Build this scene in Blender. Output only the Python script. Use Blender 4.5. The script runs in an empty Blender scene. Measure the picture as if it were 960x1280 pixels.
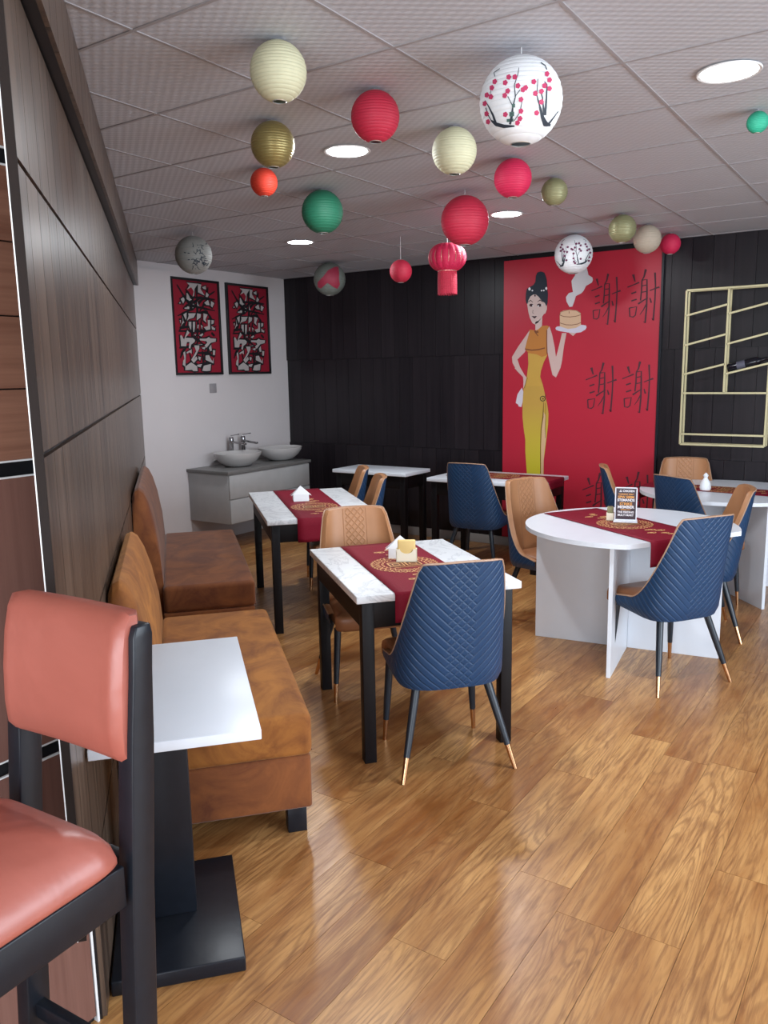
import bpy, bmesh, math, random
from mathutils import Vector, Matrix
random.seed(7)
PI = math.pi
sc = bpy.context.scene
COL = sc.collection
# ------------------------------------------------------------------ camera
H = 1.65; CEIL = 2.67; YB = 6.94; XW = -5.92
YAW, PITCH, ROLL, FPX = 0.59226, 0.170867, -0.0174703, 1008.2
_f0 = Vector((-math.sin(YAW), math.cos(YAW), 0)); _r0 = Vector((math.cos(YAW), math.sin(YAW), 0)); _u0 = Vector((0, 0, 1))
CF = _f0*math.cos(PITCH) - _u0*math.sin(PITCH); _u = _u0*math.cos(PITCH) + _f0*math.sin(PITCH)
CR = _r0*math.cos(ROLL) + _u*math.sin(ROLL); CU = _u*math.cos(ROLL) - _r0*math.sin(ROLL)
CP = Vector((0, 0, H))
cam = bpy.data.objects.new('camera', bpy.data.cameras.new('camera')); COL.objects.link(cam)
cam.matrix_world = Matrix(((CR.x, CU.x, -CF.x, 0), (CR.y, CU.y, -CF.y, 0), (CR.z, CU.z, -CF.z, H), (0, 0, 0, 1)))
cam.data.sensor_fit = 'VERTICAL'; cam.data.sensor_height = 36; cam.data.lens = FPX/1280*36
cam.data.clip_start = 0.05
sc.camera = cam
def ray(px, py): return CF + CR*((px-480)/FPX) - CU*((py-640)/FPX)
def on_x(px, py, X): d = ray(px, py); return CP + d*(X/d.x)
def on_y(px, py, Y): d = ray(px, py); return CP + d*(Y/d.y)
# ------------------------------------------------------------------ world, light, exposure
w = bpy.data.worlds.new('sky'); sc.world = w; w.use_nodes = True
wn = w.node_tree.nodes; bg = wn['Background']
sky = wn.new('ShaderNodeTexSky'); sky.sky_type = 'HOSEK_WILKIE'; sky.turbidity = 3; sky.sun_direction = (0.3, -0.4, 0.85)
w.node_tree.links.new(sky.outputs[0], bg.inputs[0]); bg.inputs[1].default_value = 1.0
sc.view_settings.view_transform = 'Standard'; sc.view_settings.look = 'None'; sc.view_settings.gamma = 1
sc.view_settings.exposure = 0.72
def area(name, loc, rot, sx, sy, power, col, spread=PI):
    l = bpy.data.lights.new(name, 'AREA'); l.shape = 'RECTANGLE'; l.size = sx; l.size_y = sy; l.energy = power; l.color = col; l.spread = spread
    o = bpy.data.objects.new(name, l); COL.objects.link(o); o.location = loc; o.rotation_euler = rot; return o
# daylight entering by the shop windows behind the camera and on the right-hand side
area('daylight_behind', (0.35, -2.25, 1.38), (PI/2, 0, 0), 3.6, 1.9, 112, (0.84, 0.92, 1.0))
area('daylight_right', (3.05, 2.6, 1.4), (PI/2, 0, PI/2), 4.2, 1.8, 150, (0.78, 0.89, 1.0))
LAMP_W = 13; LAMP_COL = (0.90, 0.95, 1.0)

# ------------------------------------------------------------------ node helpers
class NT:
    def __init__(s, name):
        s.m = bpy.data.materials.new(name); s.m.use_nodes = True; s.t = s.m.node_tree
        s.b = s.t.nodes['Principled BSDF']
    def n(s, ty, **kw):
        q = s.t.nodes.new(ty)
        for k, v in kw.items(): setattr(q, k, v)
        return q
    def put(s, sock, v):
        if isinstance(v, bpy.types.NodeSocket): s.t.links.new(v, sock)
        elif v is not None:
            if isinstance(v, (tuple, list)) and len(v) == 3 and sock.type == 'RGBA': v = (*v, 1)
            sock.default_value = v
    def math(s, op, a, b=None, c=None, clamp=False):
        q = s.n('ShaderNodeMath', operation=op, use_clamp=clamp); s.put(q.inputs[0], a)
        if b is not None: s.put(q.inputs[1], b)
        if c is not None: s.put(q.inputs[2], c)
        return q.outputs[0]
    def mix(s, f, a, b, mode='MIX'):
        q = s.n('ShaderNodeMix', data_type='RGBA', blend_type=mode); s.put(q.inputs[0], f); s.put(q.inputs[6], a); s.put(q.inputs[7], b); return q.outputs[2]
    def noise(s, vec, scale=1, detail=2, rough=.5, dist=0):
        q = s.n('ShaderNodeTexNoise'); s.put(q.inputs['Vector'], vec); q.inputs['Scale'].default_value = scale
        q.inputs['Detail'].default_value = detail; q.inputs['Roughness'].default_value = rough; q.inputs['Distortion'].default_value = dist; return q.outputs[0]
    def ramp(s, f, lo, hi, a=0., b=1.):
        q = s.n('ShaderNodeMapRange'); q.clamp = True; s.put(q.inputs[0], f); s.put(q.inputs[1], lo); s.put(q.inputs[2], hi); s.put(q.inputs[3], a); s.put(q.inputs[4], b); return q.outputs[0]
    def coord(s, kind='Object', scale=(1, 1, 1), rnd=0):
        c = s.n('ShaderNodeTexCoord').outputs[kind]
        mp = s.n('ShaderNodeMapping'); s.t.links.new(c, mp.inputs[0]); mp.inputs['Scale'].default_value = scale
        if rnd:
            r = s.n('ShaderNodeObjectInfo').outputs['Random']; x = s.n('ShaderNodeCombineXYZ')
            s.put(x.inputs[0], s.math('MULTIPLY', r, 31.7*rnd)); s.put(x.inputs[1], s.math('MULTIPLY', r, 57.3*rnd)); s.put(x.inputs[2], s.math('MULTIPLY', r, 83.1*rnd))
            s.t.links.new(x.outputs[0], mp.inputs[1])
        return mp.outputs[0]
    def bump(s, h, strength=.3, dist=.01):
        q = s.n('ShaderNodeBump'); q.inputs['Strength'].default_value = strength; q.inputs['Distance'].default_value = dist
        s.put(q.inputs['Height'], h); s.t.links.new(q.outputs[0], s.b.inputs['Normal']); return q
    def done(s, col=None, rough=None, metal=None, spec=None, sheen=None, coat=None):
        if col is not None: s.put(s.b.inputs['Base Color'], col)
        if rough is not None: s.put(s.b.inputs['Roughness'], rough)
        if metal is not None: s.b.inputs['Metallic'].default_value = metal
        if spec is not None: s.b.inputs['Specular IOR Level'].default_value = spec
        if sheen is not None: s.b.inputs['Sheen Weight'].default_value = sheen; s.b.inputs['Sheen Roughness'].default_value = .4
        if coat is not None: s.b.inputs['Coat Weight'].default_value = coat; s.b.inputs['Coat Roughness'].default_value = .15
        return s.m
def plain(name, col, rough=.5, metal=0, var=.08, scale=12, bump=0, **kw):
    n = NT(name); v = n.noise(n.coord(), scale, 3)
    c2 = tuple(min(1, c*(1+var)) for c in col); c1 = tuple(c*(1-var) for c in col)
    if bump: n.bump(v, bump, .004)
    return n.done(n.mix(v, c1, c2), rough, metal, **kw)
def emit(name, col, st):
    n = NT(name); n.b.inputs['Emission Color'].default_value = (*col, 1); n.b.inputs['Emission Strength'].default_value = st; return n.done(col, .5)

M = {}
def wood_laminate(name, dark, light, axis, rough, rnd=1, streak=.5):
    n = NT(name); sx = [26, 26, 26]; sx[axis] = .9
    v = n.noise(n.coord('Object', tuple(sx), rnd), 1, 5, .65)
    sx2 = [150, 150, 150]; sx2[axis] = 3
    f = n.noise(n.coord('Object', tuple(sx2), rnd), 1, 2, .5)
    r = n.n('ShaderNodeObjectInfo').outputs['Random']
    k = n.math('ADD', n.math('MULTIPLY', n.ramp(v, .3, .7), streak), n.math('MULTIPLY', f, .3)); k = n.math('ADD', k, n.math('MULTIPLY', n.math('SUBTRACT', r, .4), .30), clamp=True)
    n.bump(f, .12, .002)
    return n.done(n.mix(k, dark, light), rough)
M['walnut'] = wood_laminate('dark_walnut_laminate', (.010, .006, .005), (.125, .082, .058), 2, .33, streak=1.0)
M['walnut_back_shaded'] = wood_laminate('dark_walnut_laminate_back_shaded', (.0055, .0045, .007), (.026, .020, .024), 2, .34)  # same laminate as the left wall, its dimmer light put into the colour
M['walnut_back_shaded'].node_tree.nodes['Principled BSDF'].inputs['Specular IOR Level'].default_value = .32
M['light_wood'] = wood_laminate('reddish_wood_laminate', (.16, .062, .038), (.40, .20, .13), 1, .38)
M['light_wood_v'] = wood_laminate('reddish_wood_laminate_upright', (.13, .055, .042), (.26, .13, .10), 2, .38)
# floor
n = NT('oak_vinyl'); c = n.coord('Object', (1, 1, 1), 1)
mp = n.coord('Object', (5.0, .55, 1), 1)
big = n.noise(mp, 1, 2.5, .5, .35)
rings = n.math('SINE', n.math('MULTIPLY', big, 210)); rings = n.ramp(rings, .1, 1.0)
fib = n.noise(n.coord('Object', (75, 4.5, 1), 1), 1, 5, .68, .5)
patch = n.noise(n.coord('Object', (9, 1.6, 1), 1), 1, 4, .62, .6)
rnd = n.n('ShaderNodeObjectInfo').outputs['Random']
tone = n.math('ADD', n.math('MULTIPLY', patch, 1.05), n.math('MULTIPLY', rnd, .22))
base = n.mix(n.ramp(tone, .40, .86), (.275, .098, .025), (.60, .32, .115))
base = n.mix(n.math('MULTIPLY', n.ramp(fib, .46, .64), .68), base, (.20, .075, .024))
lm = n.ramp(n.noise(n.coord('Object', (4.5, 1.0, 1), 1), 1, 2), .44, .60)
base = n.mix(n.math('MULTIPLY', n.math('MULTIPLY', rings, lm), .42), base, (.17, .062, .020))
n.bump(fib, .06, .001)
M['floor'] = n.done(base, n.ramp(fib, .3, .7, .27, .36), spec=.5)
M['floor_gap'] = plain('floor_joint', (.12, .055, .025), .6)
# ceiling tiles
n = NT('embossed_ceiling_tile'); sp = n.n('ShaderNodeSeparateXYZ'); n.t.links.new(n.coord('Object', (1, 1, 1)), sp.inputs[0])
a = n.math('SINE', n.math('MULTIPLY', sp.outputs[0], 2*PI/.05)); b = n.math('SINE', n.math('MULTIPLY', sp.outputs[1], 2*PI/.038))
p = n.math('MULTIPLY', a, b); p2 = n.ramp(p, -.5, .7)
r = n.n('ShaderNodeObjectInfo').outputs['Random']
colr = n.mix(p2, (.47, .48, .52), (.545, .555, .595))
colr = n.mix(n.math('MULTIPLY', r, .12), colr, (.42, .42, .455))
n.bump(p2, .35, .003)
M['tile'] = n.done(colr, .55)
M['grid'] = plain('ceiling_grid_bar', (.34, .32, .33), .6)
M['white_wall'] = plain('white_plaster', (.60, .555, .555), .75, var=.05, scale=1.6, bump=.08)
M['white_lam'] = plain('white_laminate', (.74, .78, .84), .33, var=.02)
M['dark_edge'] = plain('dark_brown_edge', (.020, .014, .012), .7, spec=.15)
M['white_edge'] = plain('white_edge', (.8, .8, .8), .4)
n = NT('white_marble'); v = n.noise(n.coord('Object', (1, 1, 1), 1), 3.2, 6, .62, 1.6)
ve = n.math('ABSOLUTE', n.math('SUBTRACT', v, .5)); ve = n.ramp(ve, 0, .035, .55, 0)
M['marble'] = n.done(n.mix(ve, (.76, .78, .80), (.42, .44, .47)), .38)
M['black_wood'] = plain('black_stained_wood', (.006, .005, .006), .45, var=.3, scale=30, spec=.22)
M['blackblue'] = plain('blue_black_lacquer', (.009, .011, .016), .34, var=.25, scale=40, bump=.1, spec=.35)
M['leg'] = plain('dark_leg_paint', (.012, .018, .027), .35, var=.1)
M['brass'] = plain('polished_copper_brass', (.62, .36, .19), .25, 1, var=.05)
M['steel'] = plain('dark_chrome', (.35, .34, .35), .18, 1, var=.05)
M['gold_paint'] = plain('pale_gold_paint', (.66, .60, .36), .35, .35, var=.06)
M['red_mural'] = plain('painted_red_wall_panel', (.46, .018, .040), .38, var=.05, scale=2)
M['runner'] = plain('red_woven_cloth', (.20, .005, .020), .65, var=.12, scale=160, bump=.2, spec=.2)
M['embroidery'] = plain('gold_embroidery', (.78, .42, .17), .5, 0, var=.2, scale=200)
M['embroidery_dark'] = plain('brown_embroidery_edge', (.16, .04, .012), .6)
M['ink'] = plain('brush_ink', (.06, .012, .022), .55)
M['black'] = plain('black_paint', (.008, .008, .010), .4)
M['art_red'] = plain('art_red', (.27, .010, .026), .45)
M['art_white'] = plain('art_white', (.43, .39, .38), .5)
M['vanity'] = plain('grey_white_textured_laminate', (.42, .42, .42), .5, var=.10, scale=9, bump=.05)
M['vanity_top'] = plain('grey_stone_top', (.16, .155, .15), .35, var=.1)
M['ceramic'] = plain('white_ceramic', (.52, .50, .49), .22, var=.02)
M['plastic'] = plain('switch_plastic', (.30, .28, .29), .4)
M['paper'] = plain('white_card', (.82, .84, .86), .55, var=.02)
M['cream_card'] = plain('cream_card', (.80, .74, .58), .55, var=.03)
M['yellow_tissue'] = plain('yellow_tissue', (.72, .52, .20), .7, var=.05)
M['acrylic'] = plain('clear_acrylic_edge', (.72, .74, .80), .15, var=.02)
M['bottle'] = plain('dark_bottle_glass', (.008, .008, .014), .12, var=.05)
M['lattice_string'] = plain('white_string', (.7, .7, .7), .6)
M['wire'] = plain('steel_wire', (.75, .75, .72), .3, .8)
M['baseboard'] = plain('pale_skirting', (.36, .33, .31), .5)
M['window_frame'] = plain('white_window_frame', (.7, .7, .7), .4)
M['ceiling_void'] = plain('room_paint', (.42, .40, .41), .8)
# suede
n = NT('rust_suede'); v = n.noise(n.coord('Object', (1, 1, 1)), 4.5, 6, .62, 1.3); v2 = n.noise(n.coord('Object', (1, 1, 1)), 60, 3)
k = n.math('ADD', n.ramp(v, .35, .68), n.math('MULTIPLY', v2, .15), clamp=True)
n.bump(v2, .12, .003)
M['suede'] = n.done(n.mix(k, (.15, .040, .006), (.37, .135, .022)), .85, sheen=.25); n.b.inputs['Sheen Tint'].default_value = (.9, .55, .25, 1)
n = NT('rust_suede_dark_pile'); v = n.noise(n.coord('Object', (1, 1, 1)), 4.5, 6, .62, 1.3); v2 = n.noise(n.coord('Object', (1, 1, 1)), 60, 3)
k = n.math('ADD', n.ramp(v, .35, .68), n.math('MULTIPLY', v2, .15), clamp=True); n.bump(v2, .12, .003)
M['suede_dark'] = n.done(n.mix(k, (.11, .026, .006), (.235, .072, .015)), .85, sheen=.2)  # same suede mix in darker red-brown tones
# coral vinyl
n = NT('coral_vinyl'); v = n.noise(n.coord(), 5, 4, .5, .4); n.bump(v, .35, .02)
M['coral'] = n.done(n.mix(v, (.30, .080, .055), (.44, .130, .095)), .36, spec=.55)
# quilted blue / tan leather
def quilt(name, c0, c1, both, period=.038):
    n = NT(name); sp = n.n('ShaderNodeSeparateXYZ'); uv = n.n('ShaderNodeUVMap'); n.t.links.new(uv.outputs[0], sp.inputs[0])
    U, V = sp.outputs[0], sp.outputs[1]
    def fam(sgn):
        x = n.math('ADD', V, n.math('MULTIPLY', U, .95*sgn)); x = n.math('FRACT', n.math('DIVIDE', x, period))
        return n.math('ABSOLUTE', n.math('SUBTRACT', x, .5))            # .5 at groove
    A = n.ramp(fam(-1), .43, .49); B = n.ramp(fam(1), .43, .49)
    a = n.ramp(fam(-1), .30, .5); b = n.ramp(fam(1), .30, .5)
    if both:   # diamonds only in a middle patch plus two seams
        m = n.math('LESS_THAN', n.math('ABSOLUTE', U), .062); m = n.math('MULTIPLY', m, n.math('GREATER_THAN', V, .66))
        mA = mB = m
        seam = n.ramp(n.math('ABSOLUTE', n.math('SUBTRACT', n.math('ABSOLUTE', U), .075)), .0, .003, 1, 0)
    else:
        mA = n.math('GREATER_THAN', U, -.062); mB = n.math('LESS_THAN', U, .062); seam = 0.0
    g = n.math('MAXIMUM', n.math('MULTIPLY', A, mA), n.math('MULTIPLY', B, mB)); g = n.math('MAXIMUM', g, seam)
    gh = n.math('MAXIMUM', n.math('MULTIPLY', a, mA), n.math('MULTIPLY', b, mB)); gh = n.math('MAXIMUM', gh, seam)
    n.bump(n.math('SUBTRACT', 1, gh), .45, .006)
    v = n.noise(n.coord(), 14, 3)
    col = n.mix(v, c0, tuple(x*1.25 for x in c0)); col = n.mix(n.math('MULTIPLY', g, .55), col, c1)
    return n.done(col, .42, spec=.4)
M['blue_quilt'] = quilt('navy_quilted_leather', (.011, .040, .100), (.042, .085, .155), False)
M['tan_quilt'] = quilt('tan_leather', (.37, .175, .080), (.25, .11, .05), True, .040)
M['tan'] = plain('tan_leather_plain', (.30, .125, .055), .4, var=.12, scale=18)
M['piping'] = plain('tan_piping', (.42, .26, .17), .45)
def paper(name, col, trans=.25, rough=.6, metal=0):
    n = NT(name); v = n.noise(n.coord(), 40, 2); sp = n.n('ShaderNodeSeparateXYZ'); n.t.links.new(n.coord('Generated'), sp.inputs[0])
    h = n.math('ABSOLUTE', n.math('SINE', n.math('MULTIPLY', sp.outputs[2], PI*17))); h = n.math('POWER', h, .5)
    n.bump(h, .4, .004); v = n.math('MULTIPLY', v, n.ramp(h, .1, .5, .3, 1))  # rib creases are shaded in the colour as well as the bump
    return n.done(n.mix(v, tuple(c*.9 for c in col), tuple(min(1, c*1.08) for c in col)), rough, metal)
M['p_cream'] = paper('cream_paper', (.62, .60, .40)); M['p_gold'] = paper('gold_paper', (.34, .27, .10), rough=.35, metal=.45)
M['p_red'] = paper('red_paper', (.52, .018, .052)); M['p_orange'] = paper('orange_red_paper', (.66, .045, .020)); M['p_green'] = paper('dark_green_paper', (.016, .16, .085))
M['p_teal'] = paper('teal_green_paper', (.02, .33, .20)); M['p_white'] = paper('white_paper', (.84, .86, .88)); M['p_beige'] = paper('beige_paper', (.48, .40, .31))
M['p_pink'] = paper('crimson_paper', (.62, .014, .075)); M['p_grey'] = paper('grey_white_paper', (.27, .27, .25)); M['p_olive'] = paper('olive_gold_paper', (.30, .29, .15), rough=.4, metal=.3)
M['wing'] = plain('printed_wing_red', (.30, .02, .05), .6); M['p_shaded'] = paper('shaded_green_white_paper', (.15, .17, .15)); M['petal'] = plain('printed_petal', (.55, .04, .13), .6); M['twig'] = plain('printed_twig', (.025, .035, .05), .6); M['pot'] = plain('printed_green', (.06, .13, .11), .6); M['petal_dark'] = plain('printed_plum_petal', (.16, .03, .09), .6)  # corner lantern's white paper has the far corner's darkness in its colour

# ------------------------------------------------------------------ mesh helpers
class MB:
    def __init__(s): s.v = []; s.f = []; s.uv = None
    def add(s, vs, fs):
        o = len(s.v); s.v += [tuple(v) for v in vs]; s.f += [tuple(i+o for i in f) for f in fs]; return s
    def box(s, x0, x1, y0, y1, z0, z1):
        vs = [(x, y, z) for z in (z0, z1) for y in (y0, y1) for x in (x0, x1)]
        return s.add(vs, [(0, 2, 3, 1), (4, 5, 7, 6), (0, 1, 5, 4), (2, 6, 7, 3), (0, 4, 6, 2), (1, 3, 7, 5)])
    def obox(s, p0, p1, wid, thk, up=(0, 0, 1)):      # bar from p0 to p1
        p0, p1 = Vector(p0), Vector(p1); d = (p1-p0).normalized(); up = Vector(up)
        if abs(d.dot(up)) > .95: up = Vector((0, 1, 0))
        a = d.cross(up).normalized(); b = a.cross(d).normalized()
        vs = [p + a*(sx*wid/2) + b*(sz*thk/2) for p in (p0, p1) for sz in (-1, 1) for sx in (-1, 1)]
        return s.add(vs, [(0, 2, 3, 1), (4, 5, 7, 6), (0, 1, 5, 4), (2, 6, 7, 3), (0, 4, 6, 2), (1, 3, 7, 5)])
    def prism(s, poly, z0, z1):
        k = len(poly); vs = [(x, y, z0) for x, y in poly] + [(x, y, z1) for x, y in poly]
        return s.add(vs, [tuple(range(k))[::-1], tuple(range(k, 2*k))] + [(i, (i+1) % k, k+(i+1) % k, k+i) for i in range(k)])
    def tube(s, path, r, nseg=8, cap=True):
        path = [Vector(p) for p in path]; rs = r if isinstance(r, (list, tuple)) else [r]*len(path)
        rings = []; prev = None
        for i, p in enumerate(path):
            d = (path[min(i+1, len(path)-1)] - path[max(i-1, 0)]).normalized()
            if prev is None: ref = Vector((0, 0, 1)) if abs(d.z) < .9 else Vector((1, 0, 0)); a = d.cross(ref).normalized()
            else: a = (prev - d*prev.dot(d)).normalized()
            prev = a; b = d.cross(a)
            rings.append([p + (a*math.cos(t*2*PI/nseg) + b*math.sin(t*2*PI/nseg))*rs[i] for t in range(nseg)])
        vs = [v for q in rings for v in q]; fs = []
        for i in range(len(path)-1):
            for t in range(nseg): fs.append((i*nseg+t, i*nseg+(t+1) % nseg, (i+1)*nseg+(t+1) % nseg, (i+1)*nseg+t))
        if cap: fs += [tuple(range(nseg))[::-1], tuple(range((len(path)-1)*nseg, len(path)*nseg))]
        return s.add(vs, fs)
    def lathe(s, prof, nseg=24, c=(0, 0, 0), ex=None):
        vs = []; fs = []; m = len(prof)
        for r, z in prof:
            for t in range(nseg):
                a = t*2*PI/nseg; ca, sa = math.cos(a), math.sin(a)
                if ex: ca = math.copysign(abs(ca)**ex, ca); sa = math.copysign(abs(sa)**ex, sa)
                vs.append((c[0]+r*ca, c[1]+r*sa, c[2]+z))
        for i in range(m-1):
            for t in range(nseg): fs.append((i*nseg+t, i*nseg+(t+1) % nseg, (i+1)*nseg+(t+1) % nseg, (i+1)*nseg+t))
        if prof[0][0] > 1e-5: fs.append(tuple(range(nseg))[::-1])
        if prof[-1][0] > 1e-5: fs.append(tuple(range((m-1)*nseg, m*nseg)))
        return s.add(vs, fs)
    def ribbon(s, pts, wid, mapf):          # flat stroke, pts in 2-D, mapf(u,v)->3-D
        pts = [Vector(p) for p in pts]; ws = wid if isinstance(wid, (list, tuple)) else [wid]*len(pts); vs = []
        for i, p in enumerate(pts):
            d = pts[min(i+1, len(pts)-1)] - pts[max(i-1, 0)]
            d = d.normalized() if d.length > 1e-9 else Vector((1, 0)); nrm = Vector((-d.y, d.x))*ws[i]/2
            vs += [mapf(*(p+nrm)), mapf(*(p-nrm))]
        return s.add(vs, [(2*i, 2*i+1, 2*i+3, 2*i+2) for i in range(len(pts)-1)])
    def poly(s, pts, mapf): return s.add([mapf(*p) for p in pts], [tuple(range(len(pts)))])
    def disc(s, c, r, mapf, k=10, ry=None): return s.poly([(c[0]+r*math.cos(t*2*PI/k), c[1]+(ry or r)*math.sin(t*2*PI/k)) for t in range(k)], mapf)
    def grid(s, rows, close=False):
        m = len(rows[0]); vs = [p for r in rows for p in r]; fs = []
        for i in range(len(rows)-1):
            for j in range(m if close else m-1): fs.append((i*m+j, i*m+(j+1) % m, (i+1)*m+(j+1) % m, (i+1)*m+j))
        return s.add(vs, fs)
    def mesh(s, name, mat, smooth=False):
        me = bpy.data.meshes.new(name); me.from_pydata([tuple(v) for v in s.v], [], s.f)
        bm = bmesh.new(); bm.from_mesh(me); bmesh.ops.recalc_face_normals(bm, faces=bm.faces)
        if any(len(f.verts) > 4 for f in bm.faces) and getattr(s, 'tri', False): bmesh.ops.triangulate(bm, faces=[f for f in bm.faces if len(f.verts) > 4])
        bm.to_mesh(me); bm.free()
        me.materials.append(mat)
        if smooth: me.shade_smooth(); me.set_sharp_from_angle(angle=.9)
        return me
    def build(s, name, mat, parent=None, smooth=False, bevel=0, seg=2, subsurf=0, loc=None, rotz=None):
        o = bpy.data.objects.new(name, s.mesh(name, mat, smooth)); COL.objects.link(o); o.parent = parent
        if loc: o.location = loc
        if rotz: o.rotation_euler.z = rotz
        if bevel: b = o.modifiers.new('bevel', 'BEVEL'); b.width = bevel; b.segments = seg; b.limit_method = 'ANGLE'; b.angle_limit = .6
        if bevel and seg > 1: o.data.shade_smooth(); b.harden_normals = False
        if subsurf: q = o.modifiers.new('sub', 'SUBSURF'); q.levels = subsurf; q.render_levels = subsurf
        return o
def inst(name, me, parent, loc, rotz=0):
    o = bpy.data.objects.new(name, me); COL.objects.link(o); o.parent = parent; o.location = loc; o.rotation_euler.z = rotz; return o
def tag(o, label=None, cat=None, group=None, kind=None):
    if label: o['label'] = label
    if cat: o['category'] = cat
    if group: o['group'] = group
    if kind: o['kind'] = kind
    return o
def thing(name, label, cat, loc=(0, 0, 0), rotz=0, group=None):
    o = bpy.data.objects.new(name, None); COL.objects.link(o); o.location = loc; o.rotation_euler.z = rotz; o.empty_display_size = .1
    return tag(o, label, cat, group)
def struct(o): o['kind'] = 'structure'; return o
def copy_tree(o, parent=None):
    c = o.copy(); COL.objects.link(c); c.parent = parent
    for ch in list(o.children): copy_tree(ch, c)
    return c
R = math.radians

# ------------------------------------------------------------------ room shell
A = Vector((-2.063, 1.5225, 0)); U = Vector((-.7486, .6630, 0)); NN = Vector((.6630, .7486, 0)); WROT = math.atan2(-.6630, .7486)
def W(s, w_, h=0): return A + U*s + NN*w_ + Vector((0, 0, h))
XR, YF = 3.1, -2.3
fl = struct(MB().box(-7.2, XR, YF, YB+.2, -.06, -.004).build('floor', M['floor_gap']))
pm = {}
PW, PL = .182, 1.22
me_p = MB().box(-PW/2+.0006, PW/2-.0006, -PL/2+.0006, PL/2-.0006, -.004, 0).mesh('floor_plank', M['floor'])
nx = int((XR+7.2)/PW)+1
ks = 0
me_l = {}
def vis(p, m=.1):
    q = p - CP; z = q.dot(CF)
    if z < .3: return False
    x = q.dot(CR)/z*FPX/480; y = q.dot(CU)/z*FPX/640
    return abs(x) < 1+m and abs(y) < 1+m
far = MB()
for i in range(nx):
    x = -7.2 + PW*(i+.5); off = (i*0.41 % 1)*PL + random.uniform(-.1, .1)
    off = 2.15 if i == int((7.2-.70)/PW) else off
    k0 = int((YF-off)/PL)-1
    for k in range(k0, k0+12):
        y = off + PL*(k+.5)
        if y-PL/2 > YB+.1 or y+PL/2 < YF-1 or x > XR: continue
        inside = (Vector((x, y, 0))-A).dot(NN) > -.3
        seen = inside and any(vis(Vector((x+a, y+b, 0)), .15) for a in (-.1, 0, .1) for b in (-.6, -.3, 0, .3, .6))
        if seen and ks < 299:
            ks += 1; inst('floor_plank', me_p, fl, (x, y, 0))
        elif not seen: far.box(x-PW/2+.0006, x+PW/2-.0006, max(y-PL/2, YF)+.0006, min(y+PL/2, YB+.15)-.0006, -.004, 0)
tag(far.build('floor_plank', M['floor'], fl), kind='stuff')
print('planks', ks)

ce = struct(MB().box(-8, XR, YF, YB+.2, CEIL+.02, CEIL+.1).build('ceiling', M['ceiling_void']))
TX, TY = .555, .569
me_t = MB().box(-TX/2+.003, TX/2-.003, -TY/2+.003, TY/2-.003, 0, .015)
me_t = me_t.mesh('ceiling_tile', M['tile'])
gridb = MB(); ox, oy = -.95, 2.335
kt = 0
for i in range(-13, 9):
    for j in range(-9, 9):
        x = ox + TX*(i+.5); y = oy + TY*(j+.5)
        if x-TX/2 > XR or y+TY/2 < YF or y-TY/2 > YB: continue
        if (Vector((x, y, 0))-A).dot(NN) < -.5 or x < XW-.5: continue
        if y+TY/2 > YB+.08: pass
        inst('ceiling_tile', me_t, ce, (x, y, CEIL)); kt += 1
print('tiles', kt)
for i in range(-13, 8):
    x = ox+TX*i
    if x < XR and x > -8: gridb.box(x-.006, x+.006, YF, YB, CEIL-.003, CEIL+.004)
for j in range(-9, 9):
    y = oy+TY*j
    if YF < y < YB: gridb.box(-7.9, XR, y-.006, y+.006, CEIL-.0035, CEIL+.0035)
gridb.build('grid_bars', M['grid'], ce)

# back wall, clad in dark upright boards in five rows
ROWS = [0.085, .905, 1.80, CEIL]
wb = struct(MB().box(XW-.2, XR, YB, YB+.15, 0, CEIL).build('wall_back', M['black']))
BW = .158
for k in range(len(ROWS)-1):
    z0, z1 = ROWS[k], ROWS[k+1]; zz = (z1-z0)/2
    meb = MB().box(-BW/2+.0015, BW/2-.0015, -.014, 0, -zz+.002, zz-.002).mesh('wall_board', M['walnut_back_shaded'])
    xx = XW + (.05 if k % 2 else 0)
    while xx + BW < XR:
        if not -3.25 < xx < -2.08: inst('wall_board', meb, wb, (xx+BW/2, YB, (z0+z1)/2))
        xx += BW
struct(MB().box(XW, XR, YB-.022, YB, 0, .085).build('baseboard_back', M['baseboard'], bevel=.003))
ROWS = [.0, .40, .95, 1.497, 2.063, 2.44, CEIL]; WO = -.04
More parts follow.
